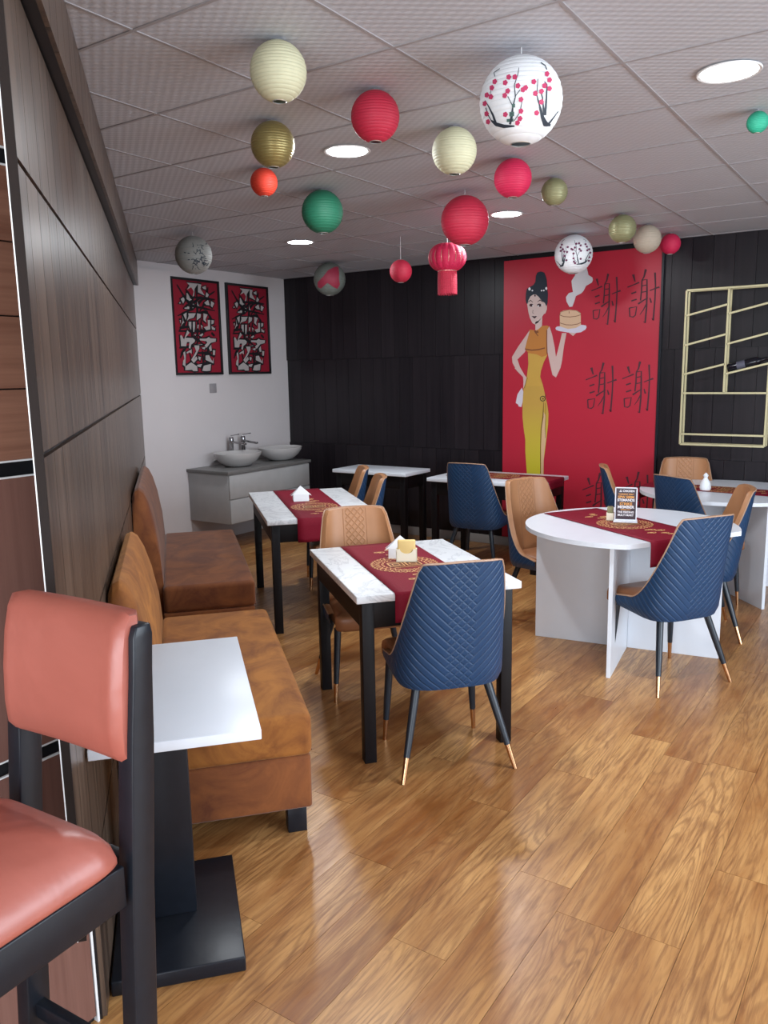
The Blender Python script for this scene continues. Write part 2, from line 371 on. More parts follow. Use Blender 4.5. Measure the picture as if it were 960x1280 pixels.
# left wall, diagonal, same cladding, without the shade coloured into the back boards
SE = 5.15   # where the white wall meets it
S0 = -.80
wl = MB(); pl_ = [W(S0, WO), W(SE+.3, WO), W(SE+.3, WO-.006), W(S0, WO-.006)]
wl.prism([(p.x, p.y) for p in pl_], .40, CEIL); pl_[0] = W(-.57, WO); pl_[3] = W(-.57, WO-.006); wl.prism([(p.x, p.y) for p in pl_], 0, .40); wl.prism([(p.x, p.y) for p in (W(S0-.45, 0), W(SE+.2, 0), W(SE+.2, WO), W(S0-.45, WO))], 2.445, CEIL); wl = struct(wl.build('wall_left', M['black']))
LB = .150
for k in range(len(ROWS)-1):
    z0, z1 = ROWS[k], ROWS[k+1]; zz = (z1-z0)/2
    t = .012; wo = 0 if k == len(ROWS)-2 else WO
    meb = MB().box(-LB/2+.0015, LB/2-.0015, 0, t, -zz+.006, zz-.006).mesh('wall_board', M['walnut'])
    SB = -.57 if k == 0 else (S0-.45 if wo == 0 else S0)
    s = SB - (.06 if k % 2 else .0)
    while s < SE - LB/2:
        s1 = s + LB
        if s1 > SB+.02:
            c_ = W((s+s1)/2, wo, (z0+z1)/2) if s >= SB else None
            if c_ is not None: inst('wall_board', meb, wl, c_, WROT)
            else:
                ww = s1-SB; q = W(SB+ww/2, wo, (z0+z1)/2)
                MB().box(-ww/2+.0015, ww/2-.0015, 0, t, -zz+.006, zz-.006).build('wall_board', M['walnut'], wl, loc=q, rotz=WROT)
        s = s1
e0, e1 = W(S0-.012, .02), W(S0-.012, -.11)
struct(MB().prism([(p.x, p.y) for p in (W(S0-.004, WO+.012), W(S0, WO+.012), W(S0, WO-.006), W(S0-.004, WO-.006))], .40, 2.44).build('trim_1', M['dark_edge']))
struct(MB().prism([(p.x, p.y) for p in (W(S0-.005, WO-.006), W(S0+.01, WO-.006), W(S0+.01, WO-.0085), W(S0-.005, WO-.0085))], .40, 2.44).build('trim_3', M['white_edge']))
# nearer wall clad in reddish laminate with dark slots
XN = -1.665
wn_ = struct(MB().prism([(XN-.012, YF), (XN-.012, 1.09), tuple(W(-.55, WO-.008)[:2]), tuple(W(-.2, WO-.008)[:2]), tuple(W(-.2, -.3)[:2]), (XN-.3, YF)], 0, CEIL).build('wall_near', M['black']))
NR = [0.02, .783, 1.455, 2.115, CEIL-.01]
for k in range(4):
    z0, z1 = NR[k]+(.018 if k else 0), NR[k+1]-.018
    if k < 2:
        for y0 in (-1.4, -.95, -.5, -.05, .40, .85):
            y1 = min(y0+.45, 1.10)
            MB().box(XN-.012, XN, y0+.002, y1-.002, z0, z1).build('wall_panel', M['light_wood_v'], wn_, bevel=.001, seg=1)
    else:
        hh = (z1-z0)/4
        for q in range(4):
            MB().box(XN-.012, XN, -1.4, 1.10, z0+q*hh+.0015, z0+(q+1)*hh-.0015).build('wall_panel', M['light_wood'], wn_, bevel=.001, seg=1)
tr = MB().box(XN-.014, XN+.0015, 1.101, 1.107, 0, CEIL)
for z in NR[1:-1]: tr.box(XN-.004, XN+.0015, -1.4, 1.10, z+.0155, z+.0195); tr.box(XN-.004, XN+.0015, -1.4, 1.10, z-.0195, z-.0155)
struct(tr.build('trim_2', M['white_edge']))
# white side wall with the pier beside the diagonal wall and the darker beam above
ws = struct(MB().box(XW-.15, XW, 4.6, YB, 0, CEIL).build('wall_side', M['white_wall']))
MB().box(XW, XW+.05, 4.6, 5.28, 0, 2.60).build('pier', M['white_wall'], ws)
# unseen walls that close the room, with the window openings the daylight comes through
wr = MB(); wr.box(XR, XR+.15, YF, YB, 0, .45); wr.box(XR, XR+.15, YF, YB, 2.35, CEIL); wr.box(XR, XR+.15, YF, .4, .45, 2.35); wr.box(XR, XR+.15, 4.8, YB, .45, 2.35)
wr = struct(wr.build('wall_right', M['white_wall']))
wf = MB(); wf.box(XN-.1, XR+.15, YF-.15, YF, 0, .4); wf.box(XN-.1, XR+.15, YF-.15, YF, 2.35, CEIL); wf.box(XN-.1, -1.5, YF-.15, YF, .4, 2.35); wf.box(2.2, XR+.15, YF-.15, YF, .4, 2.35)
wf = struct(wf.build('wall_front', M['white_wall']))
f1 = MB()
for y in (.4, 1.87, 3.33, 4.75): f1.box(XR+.04, XR+.09, y, y+.05, .45, 2.35)
f1.box(XR+.04, XR+.09, .4, 4.8, .45, .5); f1.box(XR+.04, XR+.09, .4, 4.8, 2.30, 2.35); struct(f1.build('window_1', M['window_frame']))
f2 = MB()
for x in (-1.5, -.28, .94, 2.15): f2.box(x, x+.05, YF-.09, YF-.04, .4, 2.35)
f2.box(-1.5, 2.2, YF-.09, YF-.04, .4, .45); f2.box(-1.5, 2.2, YF-.09, YF-.04, 2.30, 2.35); struct(f2.build('window_2', M['window_frame']))

# ------------------------------------------------------------------ ceiling lights
me_ring = MB().lathe([(.092, 0), (.106, -.004), (.109, 0)], 32); me_ring.v; ring_m = me_ring.mesh('trim_ring', M['white_edge'], True)
dif_m = MB().lathe([(.0, -.002), (.093, -.003)], 32).mesh('diffuser', emit('lit_diffuser', (.93, .97, 1.0), 14))
LL = [(-2.334, 3.215, 'round white ceiling light between the red lantern and the gold lantern'), (-4.172, 5.096, 'small far round ceiling light left of the green lantern'),
      (-2.409, 5.087, 'round ceiling light just right of the red lantern that has the tasselled one below'), (-.672, 3.207, 'largest round ceiling light near the top right corner')]
for x, y, lab in LL:
    t = thing('ceiling_light', lab, 'ceiling light', (x, y, CEIL-.0045), 0, 'round recessed ceiling lights')
    inst('trim_ring', ring_m, t, (0, 0, 0)); inst('diffuser', dif_m, t, (0, 0, 0))
    l = bpy.data.lights.new('lamp_light', 'AREA'); l.shape = 'DISK'; l.size = .2; l.energy = LAMP_W; l.color = LAMP_COL
    o = bpy.data.objects.new('lamp_light', l); COL.objects.link(o); o.parent = t; o.location = (0, 0, -.012)

# ------------------------------------------------------------------ dining chair
def resample(pts, k):
    pts = [Vector(p) for p in pts]; L = [0]
    for a, b in zip(pts, pts[1:]): L.append(L[-1]+(b-a).length)
    out = []; j = 0
    for i in range(k):
        t = L[-1]*i/(k-1)
        while j < len(L)-2 and L[j+1] < t: j += 1
        f = (t-L[j])/max(1e-9, L[j+1]-L[j]); out.append((pts[j].lerp(pts[j+1], min(1, f)), t-L[-1]/2))
    return out
def make_chair():
    t = thing('dining_chair', 'x', 'chair')
    a = .237; raw = [(-a*.975, .135), (-a*.985, .09)]
    for i in range(41):
        ph = PI*i/40; cx = -math.cos(ph); sy = math.sin(ph)
        raw.append((a*math.copysign(abs(cx)**.62, cx), -.045-.175*abs(sy)**.75))
    raw += [(a*.985, .09), (a*.975, .135)]
    P = resample(raw, 57)
    def top(s):
        s = abs(s)
        if s < .178: return .922 - .006*(s/.178)**2
        if s < .212: return .916 - .050*((s-.178)/.034)**2.2
        if s < .43: return .465 + .401*(1-(s-.212)/.218)**2.3
        return .465 - .02*(s-.43)/.12
    def pos(p, s, z, inset):
        f = max(0, (z-.42)/.5)
        x, y = p.x*(1-.10*f), p.y - .085*f
        c0 = Vector((0, .02)); d = (Vector((x, y))-c0); dl = d.length; k = (dl-inset)/dl
        if inset and abs(p.x) > .2 and p.y > 0: return ((abs(x)-inset)*math.copysign(1, x), y, z)
        return (c0.x+d.x*k, c0.y+d.y*k, z)
    NV = 13
    def surf(inset, zlo, tuck):
        rows = []; uvs = []
        for v in range(NV+1):
            row = []; ur = []
            for p, s in P:
                zt = top(s); zb = zlo + .020*max(0, (abs(s)-.25)/.3)
                if zb > zt-.02: zb = zt-.02
                z = zb+(zt-zb)*(v/NV)
                tk = tuck*max(0, 1-(z-zb)/.05)**2
                row.append(pos(p, s, z, inset+tk)); ur.append((s*(1-.1*max(0, z-.42)), z))
            rows.append(row); uvs.append(ur)
        return rows, uvs
    def with_uv(rows, uvs, name, mat, extra=None):
        m = MB(); m.grid(rows); flat = [q for r in uvs for q in r]; nb = len(flat)
        if extra: m.grid(extra)
        me = bpy.data.meshes.new(name); me.from_pydata(m.v, [], m.f); me.materials.append(mat); me.shade_smooth()
        uv = me.uv_layers.new(name='UVMap')
        for lp in me.loops: uv.data[lp.index].uv = flat[lp.vertex_index] if lp.vertex_index < nb else (0.3, .1)
        o = bpy.data.objects.new(name, me); COL.objects.link(o); o.parent = t; return o
    ro, uo = surf(0, .372, .018); ri, ui = surf(.032, .44, 0)
    with_uv([r for r in ro], uo, 'shell', M['blue_quilt'])
    rim = [ro[-1], [tuple((Vector(a_)+Vector(b_))/2+Vector((0, 0, .005))) for a_, b_ in zip(ro[-1], ri[-1])], ri[-1]]
    with_uv(ri, ui, 'backrest', M['tan_quilt'], rim)
    MB().tube([Vector(q)+Vector((0, 0, .003)) for q in rim[0]], .0035, 6).build('piping', M['piping'], t, True)
    st = MB()
    prof = [(.0, .382), (.84, .382), (.95, .386), (1, .40), (1.0, .44), (.985, .458), (.94, .470), (.8, .478), (.4, .484), (0, .485)]
    vs = []
    rows = []
    for sc_, z in prof:
        row = []
        for i in range(36):
            an = 2*PI*i/36; ca, sa = math.cos(an), math.sin(an); e = .34 if sa > 0 else .6
            row.append((.203*sc_*math.copysign(abs(ca)**e, ca)*(1+.15*max(0, min(1, (sa-.45)*5))), .040+.215*sc_*math.copysign(abs(sa)**e, sa), z + (-.006*abs(sa) if z > .46 else 0)))
        rows.append(row)
    st.grid(rows, True); st.build('seat', M['tan'], t, True)
    for sx in (-1, 1):
        for fr in (0, 1):
            p0 = Vector((sx*(.19 if fr else .15), .165 if fr else -.125, .385)); p1 = Vector((sx*(.215 if fr else .245), .185 if fr else -.235, 0))
            pm_ = p0.lerp(p1, .74)
            lg = MB().tube([p0, p0.lerp(p1, .5), pm_], [.019, .0165, .0135], 12).build('leg', M['leg'], t, True)
            MB().tube([pm_, p1], [.0125, .0095], 12).build('leg_tip', M['brass'], lg, True)
    return t
chair0 = make_chair()
CH = [(-1.66, 2.895, 138, 'blue quilted chair at the front end of the nearest marble table', 'chairs at the front marble table'),
      (-2.38, 3.36, -42, 'tan-backed chair facing the camera at the far end of the front marble table', 'chairs at the front marble table'),
      (-1.085, 4.31, 147, 'blue quilted chair turned away from the camera, right of the near round white table', 'chairs at the near round table'),
      (-2.00, 4.93, -28, 'tan-fronted chair with diamond stitching, left of the near round white table', 'chairs at the near round table'),
      (-1.13, 5.2, 201, 'edge-on chair, tan side left, just behind the blue chair right of the near round table', 'chairs at the near round table'),
      (-1.77, 6.13, 20, 'slim edge-on chair in front of the red mural, directly behind the menu stand', 'chairs at the far round table'),
      (-1.28, 5.86, 60, 'blue chair back between the menu stand and the white vase, at the far round table', 'chairs at the far round table'),
      (-1.54, 6.57, -74, 'chair with plain tan back against the dark wall behind the far round table', 'chairs at the far round table'),
      (-3.06, 6.0, 92, 'blue chair with its back to the camera at the long table under the painted woman', 'chairs at the wall tables'),
      (-3.86, 4.98, 222, 'left one of the two tan-fronted chairs side by side at the far marble table', 'chairs at the far marble table'),
      (-3.44, 4.60, 222, 'right one of the two tan-fronted chairs side by side at the far marble table', 'chairs at the far marble table')]
for i, (x, y, d, lab, g) in enumerate(CH):
    o = chair0 if i == 0 else copy_tree(chair0)
    o.location = (x, y, 0); o.rotation_euler.z = R(d-90); o['label'] = lab; o['group'] = g

# ------------------------------------------------------------------ rectangular tables
def rect_table(F, ang, L, Wd, label, top, group=None, h=.75, cat='table'):
    # F = front corner, local x runs along the length, local y to the other long side
    t = thing('dining_table', label, cat, (F[0], F[1], 0), R(ang), group)
    MB().box(0, L, -Wd, 0, h-.032, h).build('tabletop', M[top], t, bevel=.003)
    MB().box(.03, L-.03, -Wd+.03, -.03, h-.15, h-.032).build('apron', M['black_wood'], t, bevel=.002)
    for x in (.055, L-.055):
        for y in (-.055, -Wd+.055): MB().box(x-.026, x+.026, y-.026, y+.026, 0, h-.032).build('leg', M['black_wood'], t, bevel=.002)
    return t
def runner(name_label, group, loc, ang, u0, u1, wid, zt, bend, drop, edge=None, bend0=None, drop0=0, emb=True, cu=None):
    t = thing('table_runner', name_label, 'table runner', (loc[0], loc[1], zt+.0008), R(ang), group)
    e1 = edge or (lambda v: bend); nv = 8; m_top = []; m_bot = []
    for j in range(nv+1):
        v = -wid/2 + wid*j/nv; b = e1(v); b0 = (-e1(v) if drop0 and edge else u0)
        line = []
        if drop0:
            for q in range(4, 0, -1): line.append((b0-.006-.004*math.sin(j*1.7+q), v, -drop0*q/4))
        k = 14
        for q in range(k+1): line.append((b0+(b-b0)*q/k, v, .002))
        for q in range(1, 7): line.append((b+.007+.006*math.sin(j*1.3)*q/6, v, -drop*q/6 if q > 1 else -.008))
        m_top.append(line)
    m = MB(); m.grid(m_top)
    o = m.build('cloth', M['runner'], t, True); sd = o.modifiers.new('thick', 'SOLIDIFY'); sd.thickness = .0015; sd.offset = 1
    if emb:
        E = MB(); D = MB(); cu = cu if cu is not None else 0
        mp_ = lambda u, v: (u, v, .0052); mpd = lambda u, v: (u, v, .0046)
        for rr, wv, kk in ((.155, .006, 40), (.128, .009, 30), (.105, .005, 26)):
            pts = [(cu+(rr+wv*math.sin(a*kk*2*PI/180))*math.cos(a*2*PI/180), (rr+wv*math.sin(a*kk*2*PI/180))*math.sin(a*2*PI/180)) for a in range(181)]
            E.ribbon(pts, .005, mp_)
        for a in range(26):
            an = a*2*PI/26; E.disc((cu+.142*math.cos(an), .142*math.sin(an)), .0055, mp_, 6)
        # twin box emblem
        for s_ in (-1, 1):
            c0 = s_*.042
            for r_, ww in ((.034, .008), (.016, .006)):
                E.ribbon([(cu-r_, c0-r_), (cu+r_, c0-r_), (cu+r_, c0+r_), (cu-r_, c0+r_), (cu-r_, c0-r_)], ww, lambda u, v: (u, v, .0058))
            D.poly([(cu-.043, c0-.041), (cu+.043, c0-.041), (cu+.043, c0+.041), (cu-.043, c0+.041)], mpd)
        E.ribbon([(cu-.06, -.07), (cu-.06, .07)], .006, mp_); E.ribbon([(cu+.06, -.07), (cu+.06, .07)], .006, mp_)
        for s_ in (-1, 1):         # trailing clouds
            for q in range(5):
                c = (cu+s_*(.21+.035*q), .05*math.sin(q*2.2)); r_ = .020-.002*q
                E.ribbon([(c[0]+r_*(1-i/22)*math.cos(i*.55), c[1]+2.2*r_*(1-i/22)*math.sin(i*.55)) for i in range(20)], .0065, mp_)
        E.build('embroidery', M['embroidery'], t); D.build('emblem_ground', M['embroidery_dark'], t)
    return t
T1A = 140.3; t1u = Vector((math.cos(R(T1A)), math.sin(R(T1A)))); t1w = Vector((math.sin(R(T1A)), -math.cos(R(T1A))))
rect_table((-1.875, 2.575), T1A, .97, .74, 'black-legged table with white marble top, the one nearest the camera', 'marble', 'marble topped tables')
RB = 'gold embroidered red table runners'
c1 = Vector((-1.875, 2.575)) + t1w*.355
runner('red runner with gold medallion and yellow tissue holder on the front marble table', RB, c1, T1A+180, -.96, 0, .385, .75, 0.0, .125, cu=-.46)
T2A = 138.2; t2u = Vector((math.cos(R(T2A)), math.sin(R(T2A)))); t2w = Vector((math.sin(R(T2A)), -math.cos(R(T2A))))
rect_table((-3.375, 3.705), T2A, 1.3, .74, 'black-legged white marble table farther back, in front of the wash basins', 'marble', 'marble topped tables')
c2 = Vector((-3.375, 3.705)) + t2w*.37
runner('dark red runner with gold pattern under the white tissue tent on the far marble table', RB, c2, T2A+180, -1.3, 0, .36, .75, 0.0, .15, cu=-.42)
rect_table((-3.56, 6.60), 0, 1.04, .64, 'long white-topped table against the mural wall under the painted woman', 'white_lam', 'white topped wall tables')
runner('red runner lying along the wall table below the painted woman', RB, (-2.52, 6.31), 0, -.95, 0, .34, .75, 0.0, .07, cu=-.5)
rect_table((-4.70, 6.55), 0, .83, .44, 'empty white-topped table against the black wall beside the wash basins', 'white_lam', 'white topped wall tables')

# ------------------------------------------------------------------ round tables
def round_table(c, label, rot, arms, clip=None):
    t = thing('round_table', label, 'table', (c[0], c[1], 0), 0, 'round white tables on cross panels')
    pts = [Vector((.602*math.cos(2*PI*i/96), .602*math.sin(2*PI*i/96))) for i in range(96)]
    if clip:
        dv = Vector((math.cos(R(clip[0])), math.sin(R(clip[0])))); pts = [p if p.dot(dv) <= clip[1] else p-dv*(p.dot(dv)-clip[1]) for p in pts]
    MB().prism([tuple(p) for p in pts], .725, .75).build('tabletop', M['white_lam'], t)
    for i, (an, L) in enumerate(arms):
        d = Vector((math.cos(R(an+rot)), math.sin(R(an+rot)), 0)); q = Vector((-d.y, d.x, 0))*.011; s0 = .0115
        m = MB(); m.prism([tuple((d*s0+q)[:2]), tuple((d*L+q)[:2]), tuple((d*L-q)[:2]), tuple((d*s0-q)[:2])], 0, .725)
        m.build('base_panel', M['white_lam'], t, bevel=.001, seg=1)
    return t
RT1 = Vector((-1.40, 4.66)); RT2 = Vector((-1.2, 6.31))
round_table(RT1, 'near round white table with menu stand, on white crossed panels', 8, [(0, .52), (180, .55), (270, .555), (92, .45)], clip=(-33.5, .455))
runner('red runner with gold pattern under the menu stand on the near round table', RB, RT1+Vector((-.02, -.03)), -33.5, -.53, .6, .41, .75, 0, .135,
       edge=lambda v: min(.455, math.sqrt(.602**2-v*v)), drop0=0)
round_table(RT2, 'far round white table with white vase beside the dark wall', -49, [(0, .56), (90, .5), (270, .52), (180, .32)])
runner('red runner with gold stripes under the white vase on the far round table', RB, RT2, -6, -.55, .6, .30, .75, 0, .12, edge=lambda v: math.sqrt(.602**2-v*v), drop0=.1)

# ------------------------------------------------------------------ table-top things
def tent(loc, ang, label, tissue):
    t = thing('napkin_holder', label, 'napkin holder', (*loc, .7575), R(ang), 'napkin holders')
    m = MB(); hw = .055
    m.add([(-hw, -.045, 0), (hw, -.045, 0), (hw, -.035, .045), (.075, -.03, .035), (0, 0, .105), (-.075, -.03, .035), (-hw, -.035, .045)], [(0, 1, 2, 3, 4, 5, 6)])
    m.add([(-hw, .045, 0), (hw, .045, 0), (hw, .035, .045), (.075, .03, .035), (0, 0, .105), (-.075, .03, .035), (-hw, .035, .045)], [(6, 5, 4, 3, 2, 1, 0)])
    m.add([(-hw, -.045, 0), (hw, -.045, 0), (hw, .045, 0), (-hw, .045, 0)], [(0, 1, 2, 3)])
    o = m.build('holder', M['paper'], t); s_ = o.modifiers.new('t', 'SOLIDIFY'); s_.thickness = .003
    if tissue:
        pass
    return t
h1 = t1u; P1 = Vector((-2.03, 3.19))
tent(P1 + Vector((-.075, .075)), 30, 'white folded tissue tent behind the yellow tissues on the front marble table', False)
t = thing('tissue_box', 'cream holder with yellow tissues on the front marble table', 'tissue box', (P1.x+.01, P1.y+.0, .7575), R(32))
m = MB(); k = [(-.05, 0), (.05, 0), (.05, .062)] + [(.032-.064*i/10 if False else .032*math.cos(PI*i/10), .062-.022*math.sin(PI*i/10)) for i in range(11)] + [(-.05, .062)]
m.add([(x, -.018, z) for x, z in k] + [(x, -.014, z) for x, z in k], [tuple(range(len(k))), tuple(range(len(k), 2*len(k)))[::-1]] + [(i, (i+1) % len(k), len(k)+(i+1) % len(k), len(k)+i) for i in range(len(k))])
m.box(-.05, .05, -.018, .018, 0, .004); m.box(-.05, .05, .014, .018, 0, .062); m.box(-.05, -.046, -.018, .018, 0, .06); m.box(.046, .05, -.018, .018, 0, .06); m.tri = True
m.build('holder', M['cream_card'], t)
MB().box(-.043, .043, -.013, .013, .005, .105).build('tissues', M['yellow_tissue'], t, bevel=.006)
tent((-3.70, 4.43), 45, 'white folded tissue tent on the far marble table', True)
# vase-like tissue holder on far round table
t = thing('tissue_vase', 'small white pear-shaped holder with tissue on the far round table', 'tissue holder', (-1.32, 6.22, .756), .4)
MB().lathe([(0, 0), (.036, 0), (.040, .02), (.034, .055), (.016, .085), (.012, .09), (0, .09)], 20).build('body', M['paper'], t, True)
MB().lathe([(0, .088), (.012, .09), (.02, .108), (.011, .12), (.003, .128), (0, .128)], 8).build('tissue', M['paper'], t, True)
# menu stand
mc = (-1.435, 4.69)
ma = R(33.9-17)
t = thing('menu_stand', 'clear stand with a black promotion card on the near round table', 'menu stand', (mc[0], mc[1], .7575), ma)
fr = MB()
for x0, x1, z0, z1 in ((-.063, -.057, .012, .205), (.057, .063, .012, .205), (-.063, .063, .199, .205), (-.063, .063, .008, .014)): fr.box(x0, x1, -.004, .004, z0, z1)
fr.box(-.068, .068, -.035, .035, 0, .008)
fr.build('acrylic_frame', M['acrylic'], t)
card = MB().box(-.057, .057, -.0025, .0025, .014, .199).build('card', plain('card_black', (.03, .012, .022), .3), t)
def text(body, size, col, x, z, parent, sx=1.0, y=-.0032, name='lettering'):
    cu = bpy.data.curves.new('txt', 'FONT'); cu.body = body; cu.size = size; cu.align_x = 'CENTER'; cu.offset = size*.03
    o = bpy.data.objects.new('txt', cu); COL.objects.link(o); bpy.context.view_layer.update()
    me = bpy.data.meshes.new_from_object(o.evaluated_get(bpy.context.evaluated_depsgraph_get())); COL.objects.unlink(o); bpy.data.objects.remove(o)
    me.materials.clear(); me.materials.append(col)
    q = bpy.data.objects.new(name, me); COL.objects.link(q); q.parent = parent; q.rotation_euler = (PI/2, 0, 0); q.location = (x, y, z); q.scale = (sx, 1, 1); return q
cw = plain('print_white', (.80, .76, .78), .5); co = plain('print_orange', (.75, .33, .07), .5)
for body, size, mt, z, x, sx in (('\u25b3 CHICKEN', .016, cw, .178, .004, .95), ('THURSDAY ONLY', .012, co, .160, 0, .9), ('SPW 500M', .021, co, .140, 0, .95), ('STEMANDS', .021, cw, .122, 0, .92), ('STRIKE', .022, co, .099, 0, 1.05),
                             ('MEMBER', .023, cw, .080, 0, 1.1), ('MEMBERS ONLY', .008, co, .069, 0, 1), ('THE FEEDING', .016, cw, .052, 0, .95), ('MULTI MART', .016, cw, .034, 0, .98)):
    text(body, size, mt, x, z, card, sx)
t = thing('sauce_box', 'small pale box standing behind the menu stand on the near round table', 'box', (-1.53, 4.70, .7575), .3)
MB().box(-.022, .022, -.022, .022, 0, .045).build('body', M['cream_card'], t, bevel=.002); MB().box(-.018, .018, -.018, .018, .045, .082).build('tissue', M['p_olive'], t, bevel=.004)

# ------------------------------------------------------------------ sofas
def sofa(s0, s1, hb, label, near_mat, kseat=.46):
    L = s1-s0; t = thing('suede_sofa', label, 'sofa', W(s1, -.026), WROT, 'rust suede benches along the panelled wall')   # local x from far end (0) to near end (L), y out of wall
    # backrest, bullnose section, ends rounded
    prof = [(0, .10), (0, .88), (.005, .93), (.020, .965), (.043, .975), (.068, .955), (.092, .90), (.118, .80), (.140, .64), (.152, .42), (.152, .10)]
    rows = []
    k = 32
    for i in range(k+1):
        a_ = i/k; x = (L-.09)*(.5-.5*math.cos(a_*PI)) ; e = min(x, (L-.09-x)*4); rr = .34
        drop = 0 if e > rr else (rr-math.sqrt(max(0, rr*rr-(rr-e)**2)))*.75
        row = []
        for yy, z in prof:
            f = max(0, (z-.55)/.42); z2 = z*hb/.975 if z > .5 else z
            row.append((x, yy*(1-.0*f), z2-drop*f))
        rows.append(row)
    m = MB(); m.grid(rows); n_ = len(prof); m.f.append(tuple(range(n_))); m.f.append(tuple(range(k*n_, (k+1)*n_)))
    m.build('backrest', M[near_mat], t, bevel=.012, seg=3)
    MB().box(.0, L, 0.145, .672, .30, kseat).build('seat_cushion', M[near_mat], t, bevel=.028, seg=4)
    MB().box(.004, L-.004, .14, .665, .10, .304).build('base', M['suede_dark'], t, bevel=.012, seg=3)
    MB().tube([(.03, .673, .302), (L-.05, .673, .302)], .003, 6).build('seam', M['suede_dark'], t, True)
    for x in (.06, L-.06):
        for y in (.12, .61): MB().box(x-.035, x+.035, y-.035, y+.035, 0, .105).build('foot', M['blackblue'], t, bevel=.003)
    return t
sofa(.13, 1.52, .96, 'nearer rust-orange suede bench, partly behind the small white table', 'suede')
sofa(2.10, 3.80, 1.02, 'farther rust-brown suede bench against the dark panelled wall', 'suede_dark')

# ------------------------------------------------------------------ small pedestal table
t = thing('pedestal_table', 'small white rectangular table on a black block pedestal, beside the bar stool', 'table', W(.20, -.022), WROT)
MB().box(0, .78, 0, .425, .722, .75).build('tabletop', M['white_lam'], t, bevel=.002)
MB().box(.26, .46, .10, .235, .045, .722).build('pedestal', M['blackblue'], t, bevel=.002)
MB().box(.19, .70, .0, .36, 0, .045).build('base_plate', M['blackblue'], t, bevel=.004)

# ------------------------------------------------------------------ bar stool (foreground)
t = thing('bar_stool', 'coral vinyl bar stool with black wooden frame in the near left foreground', 'bar stool', (-1.2577, .602, 0), R(3))
hwid = .161
def yback(z):      # posts lean back above the seat
    return .235 + (.0 if z < .45 else .0) + max(0, z-.72)*.085 + (-.03 if z < .2 else -.03+(min(z, .72)-.2)*.058)
for sx in (-1, 1):
    m = MB(); rows = []
    for z in (0, .2, .45, .72, .85, 1.0, 1.13, 1.195, 1.215):
        y = yback(z); hx = .0195; hy = .026 if z < 1.1 else .022 - (.006 if z > 1.2 else 0)
        rows.append([(sx*hwid-hx, y-hy, z), (sx*hwid+hx, y-hy, z), (sx*hwid+hx, y+hy, z), (sx*hwid-hx, y+hy, z)])
    m.grid(rows, True); m.f.append((3, 2, 1, 0)); m.f.append(tuple(range(32, 36)))
    m.build('rear_post', M['blackblue'], t, bevel=.003)
    MB().box(sx*hwid-.018, sx*hwid+.018, -.215, -.175, 0, .735).build('front_leg', M['blackblue'], t, bevel=.003)
    MB().box(sx*hwid-.013, sx*hwid+.013, -.175, .20, .705, .785).build('side_rail', M['blackblue'], t, bevel=.003)
    MB().box(sx*hwid-.010, sx*hwid+.010, -.175, .20, .25, .285).build('stretcher', M['blackblue'], t, bevel=.003)
MB().box(-hwid+.018, hwid-.018, -.208, -.185, .705, .785).build('front_rail', M['blackblue'], t, bevel=.003)
MB().box(-hwid+.017, hwid-.017, .215, .238, .705, .785).build('rear_rail', M['blackblue'], t, bevel=.003)
MB().box(-hwid+.018, hwid-.018, -.208, -.182, .30, .335).build('footrest', M['blackblue'], t, bevel=.003)
MB().box(-hwid+.017, hwid-.017, .205, .228, .33, .365).build('stretcher', M['blackblue'], t, bevel=.003)
# seat pad
rows = []
for sc_, z in ((.0, .786), (.97, .786), (1.0, .792), (1.0, .800), (.975, .818), (.90, .842), (.75, .864), (.5, .884), (.25, .892), (0, .895)):
    row = []
    for i in range(48):
        an = 2*PI*i/48; ca, sa = math.cos(an), math.sin(an); e = .22
        x = .178*sc_*math.copysign(abs(ca)**e, ca); y = .0-.005+.212*sc_*math.copysign(abs(sa)**e, sa)
        wr_ = .0022*math.sin(an*34)*(1 if .9 < sc_ < 1.01 else 0)
        row.append((x*(1+wr_*3), y, z+wr_*.5))
    rows.append(row)
m = MB(); m.grid(rows, True); m.build('seat', M['coral'], t, True)
# back pad between the posts, curved and overhanging the posts in front
rows = []
prof = [(-.028, .965), (-.045, .985), (-.052, 1.03), (-.054, 1.10), (-.050, 1.17), (-.042, 1.215), (-.022, 1.238), (.006, 1.236), (.012, 1.21), (.010, 1.10), (.008, .99), (-.010, .962)]
for i in range(25):
    a_ = -1+2*i/24; x = .166*a_; e = 1-abs(a_); th = 1 if e > .08 else .55+.45*math.sin(e/.08*PI/2)
    row = []
    for dy, z in prof:
        yc = yback(z) - .018; zc = 1.10
        row.append((x, yc+(dy+.02)*th + .018*a_*a_*0 - .022*(1-a_*a_)*(-1)*.35, zc+(z-zc)*(.93+.07*th)))
    rows.append(row)
m = MB(); m.grid(rows, False)
for r_ in rows: pass
m = MB(); k = len(prof); m.grid([r_+[r_[0]] for r_ in rows]); m.add(rows[0], [tuple(range(k))]); m.add(rows[-1], [tuple(range(k))[::-1]])
m.build('backrest', M['coral'], t, True)

for o in t.children:
    for v in o.data.vertices: v.co = (v.co.x*.97, v.co.y*.97, 0 if v.co.z < .05 else .0495+.97*v.co.z)
